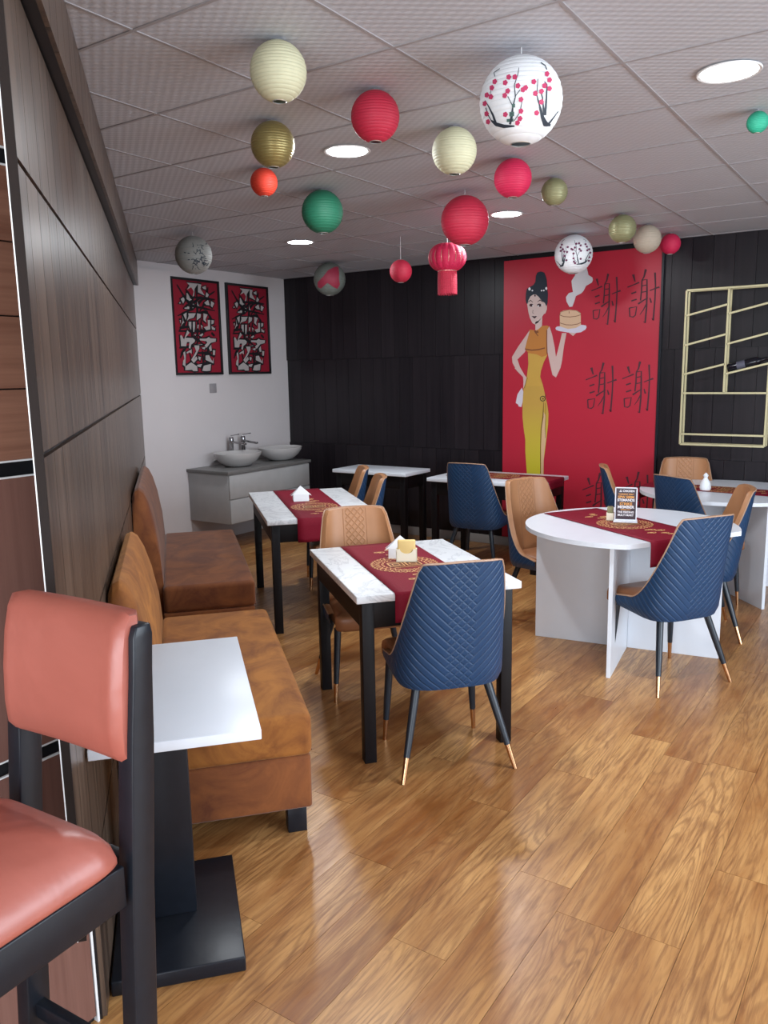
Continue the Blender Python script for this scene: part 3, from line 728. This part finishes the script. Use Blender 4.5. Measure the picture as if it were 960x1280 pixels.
# ------------------------------------------------------------------ vanity with basins
VX = -5.37
t = thing('vanity_cabinet', 'wall-hung grey vanity cabinet with two drawers under the white basins', 'cabinet', (XW+.003, 5.38, 0), 0)
D_ = VX-XW
MB().box(0, D_-.02, .02, 1.20, .262, .732).build('body', M['vanity'], t, bevel=.002)
MB().box(0, D_+.012, 0, 1.22, .735, .765).build('countertop', M['vanity_top'], t, bevel=.003)
for z0, z1 in ((.267, .492), (.500, .728)): MB().box(D_-.02, D_, .022, 1.198, z0, z1).build('drawer', M['vanity'], t, bevel=.002)
for i, (yc, lab) in enumerate(((5.80, 'left white oval wash basin on the grey vanity, nearest the white wall corner'), (6.43, 'right white oval wash basin on the grey vanity, beside the black wall'))):
    b = thing('wash_basin', lab, 'basin', (-5.63, yc, .765), 0, 'vessel basins on the vanity')
    rows = []
    for r_, z in ((0, 0), (.10, 0), (.14, .015), (.20, .06), (.235, .11), (.24, .135), (.232, .137), (.19, .09), (.12, .04), (0, .03)):
        rows.append([(r_*.88*math.cos(q*2*PI/40), r_*1.06*math.sin(q*2*PI/40), z) for q in range(40)])
    MB().grid(rows, True).build('bowl', M['ceramic'], b, True)
    MB().lathe([(0, .0305), (.02, .031), (.02, .034), (0, .035)], 16).build('drain', M['steel'], b, True)
for fy, lab in ((6.10, 'dark chrome tap with flat spout between the two basins'), (5.93, 'short dark chrome tap body behind the left basin')):
    f = thing('tap', lab, 'tap', (-5.84, fy, .765), 0, 'chrome taps on the vanity')
    MB().lathe([(0, 0), (.028, 0), (.028, .01), (.022, .02), (.020, .20), (.024, .21), (.024, .26), (.02, .27), (0, .27)], 18).build('body', M['steel'], f, True)
    MB().obox((.0, .0, .225), (.17, .03, .20), .034, .018).build('spout', M['steel'], f, bevel=.003)
    MB().obox((.0, .0, .285), (.09, .02, .30), .02, .008).build('lever', M['steel'], f, bevel=.002)

# wall switch
t = thing('wall_switch', 'small grey switch plate on the white wall below the left framed picture', 'switch', (XW, 5.79, 1.529), 0)
MB().box(0, .01, -.045, .045, -.045, .045).build('plate', M['plastic'], t, bevel=.003); MB().box(.01, .014, -.018, .018, -.022, .022).build('rocker', M['plastic'], t, bevel=.001)

# ------------------------------------------------------------------ framed calligraphy
WH = """265,125 400,140 360,200 355,280 335,300 350,230 320,180 270,210 300,160|400,140 440,150 430,200 480,280 400,240|450,180 490,165 495,210 465,200|500,240 530,270 510,310 490,290|265,250 290,250 335,330 300,370 265,320|195,320 240,290 240,340 225,375|175,370 190,350 195,375|240,425 270,400 300,415 295,440 240,435|315,400 345,375 370,400 340,430|390,345 410,400 435,415 395,420|450,420 495,430 485,450|475,365 520,330 540,395 500,390|555,345 595,370 570,420 550,400|215,510 265,480 265,540 240,640 200,640 220,580|285,490 375,490 350,540 290,560 270,580 290,520|390,490 435,500 430,540 385,575|465,490 515,505 490,560 500,600 465,570|183,570 198,570 192,612|290,590 365,590 365,650 355,710 330,710 290,640|515,570 545,570 545,680 500,690 470,655 520,640|560,570 590,575 585,610 560,620|560,640 605,670 600,690 565,680|395,625 410,625 405,670 392,665|435,625 455,640 445,680|190,755 205,750 235,800 275,690 300,720 250,780 280,780 370,785 360,830 320,860 310,910 290,900 300,830 270,830 260,880 200,880|420,790 500,790 530,770 545,785 615,790 610,825 550,840 500,900 480,870 510,840 500,820 425,810|350,740 380,740 370,755|415,750 455,725 465,740 440,765|390,860 455,855 450,862|355,870 415,870 415,910 380,980 345,1040 380,1000 395,1030 350,1080 320,1040 380,940|440,900 490,885 480,920|530,900 555,860 565,930 545,940|265,950 325,915 325,970 300,950 270,970|225,950 245,930 255,1000 250,1120 220,1100 225,1050 240,1030|575,925 605,930 600,985 580,985|490,990 530,985 570,1060 585,1020 585,1085 530,1060 490,1040|405,1000 435,1010 425,1050 405,1030|250,1120 320,1070 390,1120 395,1175 345,1175 330,1160 250,1165|390,1100 450,1090 430,1130 395,1120|450,1170 470,1110 555,1090 548,1170 500,1175"""
WHP = [[tuple(map(float, q.split(','))) for q in s_.split()] for s_ in WH.split('|')]
BL = [[(150, 150), (260, 330), (330, 400), (600, 460)], [(600, 230), (450, 330), (330, 440), (160, 520)], [(380, 130), (400, 600), (390, 860)], [(250, 200), (340, 330), (250, 420)], [(520, 180), (500, 340), (420, 470)],
      [(170, 700), (330, 700), (480, 700), (620, 640)], [(330, 570), (330, 760), (470, 860)], [(440, 560), (440, 770), (380, 860)], [(180, 900), (340, 880), (560, 850)], [(210, 480), (250, 600), (180, 690)],
      [(300, 960), (340, 1100), (240, 1090)], [(340, 1050), (400, 1110), (500, 1080), (590, 1100)], [(450, 930), (470, 1100)], [(390, 960), (520, 960), (600, 1010)], [(520, 880), (510, 1130)], [(260, 900), (220, 940), (190, 1020)],
      [(500, 460), (560, 560), (560, 690)], [(270, 560), (440, 480), (520, 470)], [(300, 300), (470, 310), (600, 330)], [(430, 300), (330, 380)], [(560, 720), (600, 760)], [(300, 650), (180, 660)]]
def art(dy, label):
    y0, y1, z0, z1 = 5.305, 5.925, 1.662, 2.562
    t = thing('framed_picture', label, 'picture', (XW, y0+dy, z0), 0, 'framed brush calligraphy pictures')
    wd, ht = y1-y0, z1-z0
    for a_, b_, c_, d_ in ((0, wd, 0, .022), (0, wd, ht-.022, ht), (0, .022, .022, ht-.022), (wd-.022, wd, .022, ht-.022)):
        MB().box(0, .028, a_, b_, c_, d_).build('frame_rail', M['black'], t, bevel=.002)
    MB().box(.0, .014, .02, wd-.02, .02, ht-.02).build('picture_sheet', M['art_red'], t)
    def uvp(x, y):      # crop coords -> local
        px = 205+x*.10542; py = 340+y*.10547; p = on_x(px, py, XW+.014); return p.y-y0, p.z-z0
    B = MB(); Wm = MB(); Wm.tri = B.tri = True
    for q, pl in enumerate(WHP):
        pp = [uvp(*p) for p in pl]; cx = sum(p[0] for p in pp)/len(pp); cy = sum(p[1] for p in pp)/len(pp)
        Wm.poly(pp, lambda u, v, e=q: (.0170+.00001*e, u, v))
        def grow(p, cx=cx, cy=cy):
            d = Vector((p[0]-cx, p[1]-cy)); l = d.length or 1; d *= (l+.018)/l; return (cx+d.x, cy+d.y)
        B.poly([grow(p) for p in pp], lambda u, v, e=q: (.0150+.00001*e, u, v))
    for q, l_ in enumerate(BL):
        pts = [uvp(*p) for p in l_]; fine = []
        for a_, b_ in zip(pts, pts[1:]):
            for i in range(5): fine.append((a_[0]+(b_[0]-a_[0])*i/5, a_[1]+(b_[1]-a_[1])*i/5))
        fine.append(pts[-1]); nn = len(fine)
        B.ribbon(fine, [.009+.024*math.sin(PI*(i+.6)/nn)*(.8+.3*math.sin(i*2.1)) for i in range(nn)], lambda u, v, e=q: ((.0158+.00001*e) if q % 3 else (.0178+.00001*e), u, v))
    B.build('black_brushwork', M['black'], t); Wm.build('white_brushwork', M['art_white'], t)
art(0, 'left black-framed red picture with white and black brush calligraphy')
art(.716, 'right black-framed red picture with white and black brush calligraphy')

# ------------------------------------------------------------------ mural
mx0, mx1 = -3.29, -1.885; YM = YB-.036
mural = thing('painted_mural', 'tall red wall panel painted with a woman in a yellow dress and black characters', 'mural', (mx0, YM, 0), 0)
MB().box(0, mx1-mx0, 0, .02, .09, 2.625).build('panel', M['red_mural'], mural)
MB().box(mx1-mx0, mx1-mx0+.018, -.008, .02, .09, CEIL).build('side_trim', M['blackblue'], mural, bevel=.001, seg=1)
def P5(x, y): return (600+x*.2814, 300+y*.28125)
def P8(x, y): return (640+x*.125, 320+y*.125)
def P4(x, y): return (625+x*.1094, 460+y*.1094)
def paint(name, col, items, layer, conv):
    m = MB(); m.tri = True
    mp_ = lambda px, py: (lambda p: (p.x-mx0, -.0006*layer, p.z))(on_y(*conv(px, py), YM))
    for it in items:
        if it[0] == 'p': m.poly(it[1], mp_)
        elif it[0] == 'd': m.disc(it[1], it[2], mp_, 14, it[3])
        else: m.ribbon(it[1], it[2], mp_)
    o = m.build(name, plain('paint_'+name, col, .45, var=.04, scale=4), mural)
    if name == 'painted_glints': o['kind'] = 'stuff'
    return o
skin = (.60, .42, .38)
paint('painted_arms', skin, [('p', [(175, 745), (130, 810), (60, 910), (0, 1010), (5, 1070), (50, 1150), (110, 1210), (120, 1290), (150, 1240), (120, 1180), (80, 1110), (55, 1035), (130, 960), (140, 930), (170, 850)]),
      ('p', [(350, 700), (375, 705), (400, 780), (425, 900), (440, 1010), (455, 960), (480, 860), (500, 770), (545, 770), (520, 900), (500, 1050), (485, 1120), (440, 1215), (405, 1190), (380, 1080), (355, 960), (345, 800)]),
      ('p', [(560, 760), (610, 800), (650, 762)])], 1, P8)
paint('painted_hand', (.62, .56, .62), [('p', [(250, 225), (200, 300), (180, 400), (205, 415), (215, 440), (245, 445), (260, 380), (268, 270)])], 1, P4)
paint('painted_wrist', skin, [('p', [(165, 0), (270, 110), (265, 235), (290, 190), (305, 110), (220, 0)])], 1.6, P4)
paint('painted_skirt', (.53, .36, .045), [('p', [(330, 0), (465, 0), (460, 100), (490, 190), (510, 280), (520, 330), (540, 410), (555, 520), (550, 650), (530, 820), (510, 980), (500, 1050), (498, 1245), (497, 1700), (330, 1700), (310, 1235), (300, 1100), (290, 950), (290, 820), (270, 680), (258, 560), (258, 400), (270, 230), (300, 150), (330, 80)])], 2, P4)
n = NT('paint_skirt_gradient'); sp = n.n('ShaderNodeSeparateXYZ'); n.t.links.new(n.coord('Object'), sp.inputs[0])
skirt = [o for o in mural.children if o.name.startswith('painted_skirt')][0]; skirt.data.materials[0] = n.done(n.mix(n.ramp(sp.outputs[2], .75, 1.35), (.58, .50, .03), (.52, .31, .06)), .45)
paint('painted_leg', (.66, .42, .24), [('p', [(497, 500), (520, 540), (518, 700), (528, 800), (508, 950), (500, 1060), (495, 1240), (494, 1700), (468, 1700), (470, 1240), (470, 900), (478, 700), (490, 540)])], 3, P4)
paint('painted_slit', (.13, .07, .015), [('r', [(500, 390), (492, 560), (470, 700), (464, 900), (464, 1240), (464, 1700)], [4, 12, 8, 7, 7, 6]), ('r', [(520, 400), (522, 560), (516, 700), (520, 800)], 4), ('r', [(280, 230), (300, 150), (318, 110)], 5)], 4, P4)
paint('painted_bodice', (.50, .19, .035), [('p', [(180, 735), (235, 745), (290, 700), (350, 695), (375, 705), (350, 740), (350, 920), (355, 990), (300, 1010), (250, 985), (170, 975), (130, 930), (150, 850), (175, 760)])], 3, P8)
paint('painted_waist', (.56, .33, .06), [('p', [(160, 970), (250, 985), (300, 1010), (355, 990), (320, 1060), (290, 1150), (280, 1230), (300, 1300), (130, 1300), (150, 1200), (165, 1080)])], 4, P8)
paint('painted_folds', (.20, .06, .02), [('r', [(130, 930), (200, 942), (270, 935), (330, 920)], 12), ('r', [(350, 740), (348, 830), (352, 980)], 9), ('r', [(265, 755), (240, 765), (230, 745)], 22), ('r', [(240, 770), (262, 800)], 8)], 5, P8)
paint('painted_face', (.62, .47, .43), [('p', [(235, 660), (235, 745), (262, 735), (300, 700), (305, 610), (262, 650)]), ('p', [(150, 460), (165, 560), (180, 620), (205, 670), (230, 685), (262, 665), (300, 615), (320, 580), (335, 575), (350, 535), (352, 495), (340, 470), (300, 430), (270, 400), (235, 380), (205, 385), (170, 420)])], 5, P8)
paint('painted_hair', (.008, .016, .030), [('p', [(150, 330), (140, 380), (138, 440), (145, 475), (157, 480), (167, 440), (185, 405), (215, 385), (240, 385), (270, 410), (300, 450), (330, 470), (345, 505), (358, 470), (362, 380), (355, 330), (350, 240), (340, 200), (325, 165), (290, 155), (255, 165), (240, 200), (235, 260), (215, 290), (180, 310)])], 6, P8)
paint('painted_features', (.05, .015, .02), [('d', (195, 492), 20, 15), ('d', (275, 492), 24, 16), ('r', [(162, 462), (188, 443), (212, 465)], [4, 9, 4]), ('r', [(255, 460), (283, 440), (310, 462)], [4, 10, 4]), ('p', [(197, 604), (215, 600), (225, 604), (237, 600), (252, 604), (228, 626)]), ('d', (232, 397), 8, 10), ('r', [(212, 540), (208, 572), (222, 574)], 4)], 7, P8)
paint('painted_glints', (.8, .78, .8), [('d', (265, 500), 6, 9), ('d', (300, 490), 6, 8), ('d', (210, 497), 5, 7), ('d', (177, 330), 12, 16), ('d', (206, 346), 8, 8), ('d', (298, 347), 8, 8), ('d', (320, 345), 8, 8), ('d', (345, 325), 10, 15)], 8, P8)
paint('painted_plate', (.62, .58, .68), [('p', [(435, 720), (450, 705), (700, 688), (740, 695), (747, 712), (735, 735), (690, 762), (640, 770), (560, 765), (470, 750), (440, 738)])], 2, P8)
paint('painted_steamer', (.66, .44, .28), [('p', [(478, 590), (485, 560), (520, 545), (580, 535), (650, 545), (688, 570), (690, 690), (640, 720), (560, 730), (480, 705)])], 3, P8)
paint('painted_steamer_bands', (.25, .10, .05), [('r', [(478, 590), (520, 606), (580, 610), (640, 603), (688, 588)], 7), ('r', [(482, 670), (540, 688), (600, 690), (660, 680), (690, 665)], 7), ('r', [(478, 590), (492, 560), (560, 540), (640, 543), (688, 575)], 4), ('r', [(572, 552), (572, 575)], 6)], 4, P8)
paint('painted_steam', (.62, .60, .62), [('p', [(575, 510), (545, 455), (540, 410), (570, 370), (610, 360), (600, 300), (595, 250), (630, 195), (640, 150), (690, 120), (750, 120), (765, 190), (805, 215), (810, 240), (800, 265), (740, 300), (715, 350), (690, 375), (640, 400), (625, 450), (605, 505)])], 2, P8)
paint('painted_tassel', (.05, .04, .02), [('r', [(490+28*math.cos(i*.5), 350+28*math.sin(i*.5)) for i in range(14)], 10), ('r', [(518, 330), (524, 300)], 6), ('d', (492, 352), 9, 9)], 5, P4)
GX = [([(150, 125), (158, 160), (170, 205)], [22, 16, 10]), ([(90, 265), (150, 240), (212, 212)], [10, 9, 14]), ([(130, 335), (182, 315)], 13), ([(130, 415), (186, 395)], 13), ([(110, 490), (115, 585), (150, 590), (172, 570), (186, 478), (110, 492)], 11),
      ([(280, 68), (262, 150), (238, 190)], [20, 13, 9]), ([(240, 190), (236, 300), (225, 410)], 12), ([(240, 187), (292, 180), (292, 300), (288, 480), (272, 655), (252, 640)], [12, 12, 14, 14, 13, 6]), ([(240, 250), (288, 240)], 9), ([(236, 320), (288, 310)], 9), ([(200, 448), (245, 415), (302, 378)], [16, 12, 8]), ([(290, 440), (255, 510), (218, 565)], [12, 9, 5]),
      ([(320, 302), (370, 280), (420, 262)], [9, 10, 16]), ([(375, 103), (380, 250), (374, 400), (356, 628), (338, 602)], [16, 12, 12, 15, 6]), ([(322, 380), (336, 435)], [10, 15])]
for k, (bx0, by0, bx1, by1) in enumerate(((495, 150, 625, 378), (655, 130, 797, 370), (470, 545, 607, 775), (632, 540, 770, 770), (455, 1035, 592, 1262), (628, 1030, 762, 1258))):
    mpx = lambda x, y: P5(bx0+(x-90)/330*(bx1-bx0), by0+(y-68)/590*(by1-by0))
    m = MB()
    for q, (pts, wd) in enumerate(GX):
        m.ribbon(pts, [x*1.25 for x in wd] if isinstance(wd, list) else wd*1.25, lambda px, py, q=q: (lambda p: (p.x-mx0, -.0007-.00003*q, p.z))(on_y(*mpx(px, py), YM)))
    m.build('painted_character', M['ink'], mural)

# ------------------------------------------------------------------ gold wall rack
gx0, gz1, gz0 = -1.663, 2.252, 1.034
t = thing('wall_rack', 'pale gold metal wine rack with slanted bars on the dark wall', 'wall rack', (gx0, YB-.014, 0), 0)
gw = .632; g = .016; dep = .10
def bar(name, p0, p1): return MB().obox(p0, p1, g, g, (0, 1, 0)).build(name, M['gold_paint'], t, bevel=.002, seg=1)
for yy in (-dep, -.010):
    bar('upright', (0, yy, gz0), (0, yy, gz1)); bar('upright', (gw, yy, gz0), (gw, yy, gz1)); bar('rail', (0, yy, gz1), (gw, yy, gz1)); bar('rail', (0, yy, gz0), (gw, yy, gz0))
bar('upright', (gw*.5, -dep, 1.446), (gw*.5, -dep, gz1)); bar('upright', (gw*.5, -.01, 1.446), (gw*.5, -.01, gz1)); bar('rail', (0, -dep, 1.446), (gw, -dep, 1.446)); bar('rail', (0, -dep, 1.117), (gw, -dep, 1.117))
for k, (za, zb) in enumerate(((2.055, 2.128), (1.824, 1.902), (1.594, 1.672))):
    bar('slanted_bar', (0, -dep, za), (gw*.5, -dep, zb)); bar('slanted_bar', (gw*.5, -dep, za), (gw, -dep, zb))
for x in (0, gw):
    for z in (gz0, gz1): bar('spacer', (x, -dep, z), (x, -.01, z))
for x0_ in (0, gw*.5):
    for za, zb in ((2.055, 2.128), (1.824, 1.902), (1.594, 1.672)): bar('spacer', (x0_+.01, -dep, za), (x0_+.01, -.01, za)); bar('spacer', (x0_+gw*.48, -dep, zb-.003), (x0_+gw*.48, -.01, zb-.003))
bt = thing('wine_bottle', 'dark bottle lying on the lowest slanted bar of the gold rack', 'bottle', (gx0+gw*.5+.012, YB-.014-.055, 1.638), 0)
bt.rotation_euler = (0, R(90)-math.atan2(.078, gw*.5), 0)
MB().lathe([(0, 0), (.030, 0), (.034, .01), (.034, .20), (.028, .225), (.013, .25), (.012, .30), (.014, .305), (.014, .315), (0, .315)], 20).build('body', M['bottle'], bt, True)
MB().lathe([(.0345, .07), (.0348, .072), (.0348, .13), (.0345, .132)], 20).build('label_band', plain('bottle_label', (.10, .10, .14), .5), bt, True)

# ------------------------------------------------------------------ lanterns
def lantern_pos(px, py, rpx, Rr):
    d = ray(px, py); return CP + d*(Rr*FPX/rpx)
def lantern_r(px, py, rpx, gap=.01):      # radius of a lantern whose top hangs 'gap' below the ceiling
    d = ray(px, py); return rpx/FPX*(CEIL-H-gap)/(d.z + rpx/FPX)
FL = [(150, 490), (120, 545), (110, 630), (45, 690), (75, 870), (62, 790), (68, 610), (290, 460), (255, 510), (280, 590), (250, 630), (255, 810), (380, 550), (430, 590), (455, 575), (410, 680), (410, 790), (400, 860), (375, 900), (665, 460), (690, 520), (550, 635), (610, 620), (640, 570), (565, 820), (610, 720), (690, 600), (535, 525), (350, 465)]
BRA = [([(345, 930), (240, 925), (160, 900), (110, 860)], [14, 34, 36, 16]), ([(160, 905), (130, 810), (90, 730), (50, 660)], [26, 20, 12, 6]), ([(110, 860), (70, 790), (55, 730)], 9), ([(300, 910), (318, 830), (330, 740), (355, 650), (345, 540), (380, 440), (390, 380)], [22, 26, 14, 10, 8, 7, 5]), ([(330, 740), (280, 640)], 8), ([(350, 650), (400, 590)], 7), ([(340, 880), (400, 800), (420, 700)], 7),
       ([(710, 955), (655, 935), (625, 870), (590, 740), (565, 650), (575, 500)], [20, 50, 34, 14, 9, 6]), ([(640, 850), (620, 680), (600, 600)], [20, 12, 8]), ([(650, 850), (660, 700), (665, 560), (640, 530)], [24, 18, 9, 6]), ([(665, 420), (650, 380), (605, 345)], 8), ([(680, 950), (740, 880), (790, 820)], [22, 12, 6]), ([(150, 440), (140, 400), (200, 370)], 6), ([(110, 560), (100, 640)], 5)]
def lantern(px, py, rpx, gap, mat, label, deco=None, pos=None, ribs=15):
    Rr = lantern_r(px, py, rpx, gap)
    c = pos or lantern_pos(px, py, rpx, Rr)
    t = thing('paper_lantern', label, 'lantern', c, random.uniform(0, 6), 'round paper lanterns under the ceiling')
    prof = []; a0 = .24; k = ribs*3; RZ = Rr*1.0
    for i in range(k+1):
        th = a0+(PI-2*a0)*i/k; sc_ = 1 - .016*abs(math.cos(PI*i/3))**2
        prof.append((Rr*math.sin(th)*sc_, -RZ*math.cos(th)))
    m = MB(); rows = [[(r_*math.cos(q*2*PI/40), r_*math.sin(q*2*PI/40), z) for q in range(40)] for r_, z in prof]
    m.grid(rows, True); m.build('paper_shade', M[mat], t, True)
    ro_ = Rr*math.sin(a0)
    w_ = MB(); zb = -RZ*math.cos(a0)
    for z in (zb, -zb): w_.tube([(ro_*math.cos(q*PI/10), ro_*math.sin(q*PI/10), z) for q in range(21)], .0022, 5)
    w_.tube([(-ro_, 0, -zb), (0, 0, -zb+.004), (ro_, 0, -zb)], .002, 5); w_.build('wire_ring', M['wire'], t, True)
    top_ = CEIL - c.z
    if top_ > -zb: MB().tube([(0, 0, -zb+.003), (0, 0, top_-.001)], .0016, 5).build('hanging_cord', M['lattice_string'], t)
    if deco:
        fw = (CP-c).normalized(); up = (CU - fw*CU.dot(fw)).normalized(); rt = up.cross(fw)
        rz = Matrix.Rotation(-t.rotation_euler.z, 3, 'Z')
        def sph(u, v, lift=1.0):
            q = u*u+v*v; q = min(q, .985); k_ = math.sqrt(1-q); l = math.sqrt(u*u+v*v) or 1
            if u*u+v*v > q: u, v = u/l*math.sqrt(q), v/l*math.sqrt(q)
            return rz @ ((rt*u+up*v+fw*k_)*Rr*lift)
        if deco == 'blossom' or deco == 'blossom_dark':
            f_ = MB(); b_ = MB(); flip = -1 if deco == 'blossom_dark' else 1
            cv = lambda x, y: (flip*(x-408)/430, -(y-700)/455)
            for (x, y) in FL:
                u, v = cv(x, y)
                for a_ in range(5): f_.disc((u+.030*math.cos(a_*1.257), v+.030*math.sin(a_*1.257)), .030, lambda p, q, a_=a_: sph(p, q, 1.006+.0003*a_), 8)
            for pts, wd in BRA:
                pts2 = [cv(*p) for p in pts]; wd2 = [x/430 for x in (wd if isinstance(wd, list) else [wd]*len(pts))]
                fp = []; fw_ = []
                for i in range(len(pts2)-1):
                    for j in range(4): fp.append(tuple(pts2[i][k]+(pts2[i+1][k]-pts2[i][k])*j/4 for k in (0, 1))); fw_.append(wd2[i]+(wd2[i+1]-wd2[i])*j/4)
                fp.append(pts2[-1]); fw_.append(wd2[-1])
                b_.ribbon(fp, fw_, lambda p, q: sph(p, q, 1.0045))
            tag(f_.build('printed_petals', M['petal'] if flip == 1 else M['petal_dark'], t), kind='stuff'); b_.build('printed_branches', M['twig'], t)
            if flip == 1:
                g_ = MB()
                for x0_, x1_, y0_, y1_ in ((295, 342, 790, 832), (320, 352, 715, 750), (268, 335, 855, 885)): g_.poly([cv(x0_, y0_), cv(x1_, y0_), cv(x1_, y1_), cv(x0_, y1_)], lambda p, q: sph(p, q, 1.0065))
                g_.build('printed_stems', M['pot'], t)
        elif deco == 'branches':
            b_ = MB(); rr_ = random.Random(3)
            for q in range(30):
                u, v = rr_.uniform(-.05, .75), rr_.uniform(-.6, .6); a_ = rr_.uniform(0, 6)
                p_ = [(u, v)]
                for i in range(3): a_ += rr_.uniform(-.8, .8); u += .08*math.cos(a_); v += .08*math.sin(a_); p_.append((u, v))
                b_.ribbon(p_, [.05, .04, .03, .015], lambda p, q_: sph(p, q_, 1.006))
            for s_ in ([(-.5, .1), (-.2, .08)], [(-.3, -.25), (0, -.2), (.3, -.35)], [(.1, -.7), (.3, -.3), (.35, .2), (.2, .55)]): b_.ribbon(s_, .045, lambda p, q_: sph(p, q_, 1.0055))
            b_.build('printed_branches', M['twig'], t)
        elif deco == 'print':
            b_ = MB(); b_.tri = False
            cv = lambda x, y: ((x-455)/310, -(y-420)/320)
            fan = [(230, 480), (330, 380), (420, 260), (540, 190), (620, 180), (635, 300), (630, 400), (650, 520), (600, 600), (520, 560), (430, 500), (380, 480), (330, 540), (290, 600), (230, 570)]
            cxy = (480, 430)
            nd = 6
            for a_, b2 in zip(fan, fan[1:]+fan[:1]):
                C0, A0, B0 = (Vector(cv(*q)) for q in (cxy, a_, b2)); g_ = {}
                for i in range(nd+1):
                    for j in range(i+1):
                        q = C0 + (A0-C0)*((i-j)/nd) + (B0-C0)*(j/nd); g_[(i, j)] = len(b_.v); b_.v.append(tuple(sph(q.x, q.y, 1.012)))
                for i in range(nd):
                    for j in range(i+1):
                        b_.f.append((g_[(i, j)], g_[(i+1, j)], g_[(i+1, j+1)]))
                        if j < i: b_.f.append((g_[(i, j)], g_[(i+1, j+1)], g_[(i, j+1)]))
            b_.build('printed_wing', M['wing'], t)
    return t
lantern(348, 90, 35.5, .008, 'p_cream', 'cream paper lantern at the top, above the gold one')
lantern(341, 181, 27.5, .008, 'p_gold', 'shiny gold paper lantern just above the small orange one')
lantern(330, 228, 17, .008, 'p_orange', 'small orange-red paper lantern under the shiny gold one')
lantern(469, 146, 30.5, .008, 'p_red', 'red paper lantern beside the lit round ceiling light, right of the cream one')
lantern(403, 265, 26, .008, 'p_green', 'dark green paper lantern left of centre')
lantern(568, 189, 28, .008, 'p_cream', 'cream paper lantern left of the big blossom lantern')
lantern(651, 127, 51.5, .03, 'p_white', 'largest white paper lantern printed with pink blossom branches', 'blossom')
lantern(641, 223, 23.5, .008, 'p_pink', 'crimson paper lantern directly below the big blossom lantern')
lantern(693, 240, 16.5, .008, 'p_olive', 'small olive-gold paper lantern right of the crimson one')
lantern(581, 276, 30, .03, 'p_red', 'large red paper lantern hanging over the tasselled silk lantern')
lantern(501, 339, 14, .17, 'p_red', 'small far red paper lantern on a string against the black wall')
lantern(717, 318, 23.5, .008, 'p_white', 'white lantern with dark plum branches in front of the mural top', 'blossom_dark')
lantern(778, 286, 17, .008, 'p_olive', 'olive-gold paper lantern left of the beige one over the mural')
lantern(809, 299, 17, .008, 'p_beige', 'beige paper lantern between the olive-gold and small red ones')
lantern(838, 305, 12.5, .008, 'p_pink', 'small crimson paper lantern touching the beige one by the dark wall')
lantern(947, 153, 13, .008, 'p_teal', 'tiny teal-green paper lantern at the right edge below the large light')
lantern(242, 319, 23, .03, 'p_grey', 'grey-white lantern with black twigs above the left framed picture', 'branches')
lantern(412, 349, 20, .008, 'p_shaded', 'shade-toned lantern with a red winged print at the corner of the black wall', 'print')
# tasselled silk lantern
c = lantern_pos(559, 322, 24, .125)
t = thing('silk_lantern', 'flattened red ribbed silk lantern with a fringed tassel cylinder below', 'lantern', c, .2)
t.scale = (1.25, 1.25, 1.25)
m = MB(); rows = []
for i in range(17):
    th = .42+(PI-.84)*i/16; row = []
    for q in range(96):
        an = q*2*PI/96; bul = 1-.05*abs(math.cos(an*8))**8
        row.append((.100*math.sin(th)**.8*bul*math.cos(an), .100*math.sin(th)**.8*bul*math.sin(an), -.074*math.cos(th)))
    rows.append(row)
m.grid(rows, True); m.build('ribbed_body', M['p_pink'], t, True)
gl = plain('gold_rib', (.70, .35, .28), .3, .4)
for q in range(8 if False else 16):
    an = (q)*2*PI/16
    MB().tube([(.0975*math.sin(th)**.8*math.cos(an), .0975*math.sin(th)**.8*math.sin(an), -.0605*math.cos(th)) for th in [.45+.2*i for i in range(12)]], .0016, 5).build('rib', gl, t, True)
MB().lathe([(.036, .053), (.038, .053), (.038, .062), (.036, .062)], 24).build('top_collar', M['p_red'], t, True)
MB().lathe([(.047, -.056), (.050, -.058), (.050, -.070), (.047, -.070)], 24).build('bottom_collar', gl, t, True)
m = MB(); ns = 72; rows = []
for z, rr in ((-.068, .047), (-.10, .049), (-.14, .0495), (-.182, .0495)):
    rows.append([((rr+.0015*(q % 2))*math.cos(q*2*PI/ns), (rr+.0015*(q % 2))*math.sin(q*2*PI/ns), z-(.004*((q*7) % 3) if z < -.17 else 0)) for q in range(ns)])
m.grid(rows, True); tag(m.build('fringe', M['p_red'], t, False), kind='stuff')
MB().tube([(0, 0, .04), (0, 0, (CEIL-c.z)/1.25-.001)], .0018, 5).build('hanging_cord', M['lattice_string'], t)
MB().tube([(-.037, 0, .058), (0, 0, .064), (.037, 0, .058)], .002, 5).build('hanger_wire', M['wire'], t)
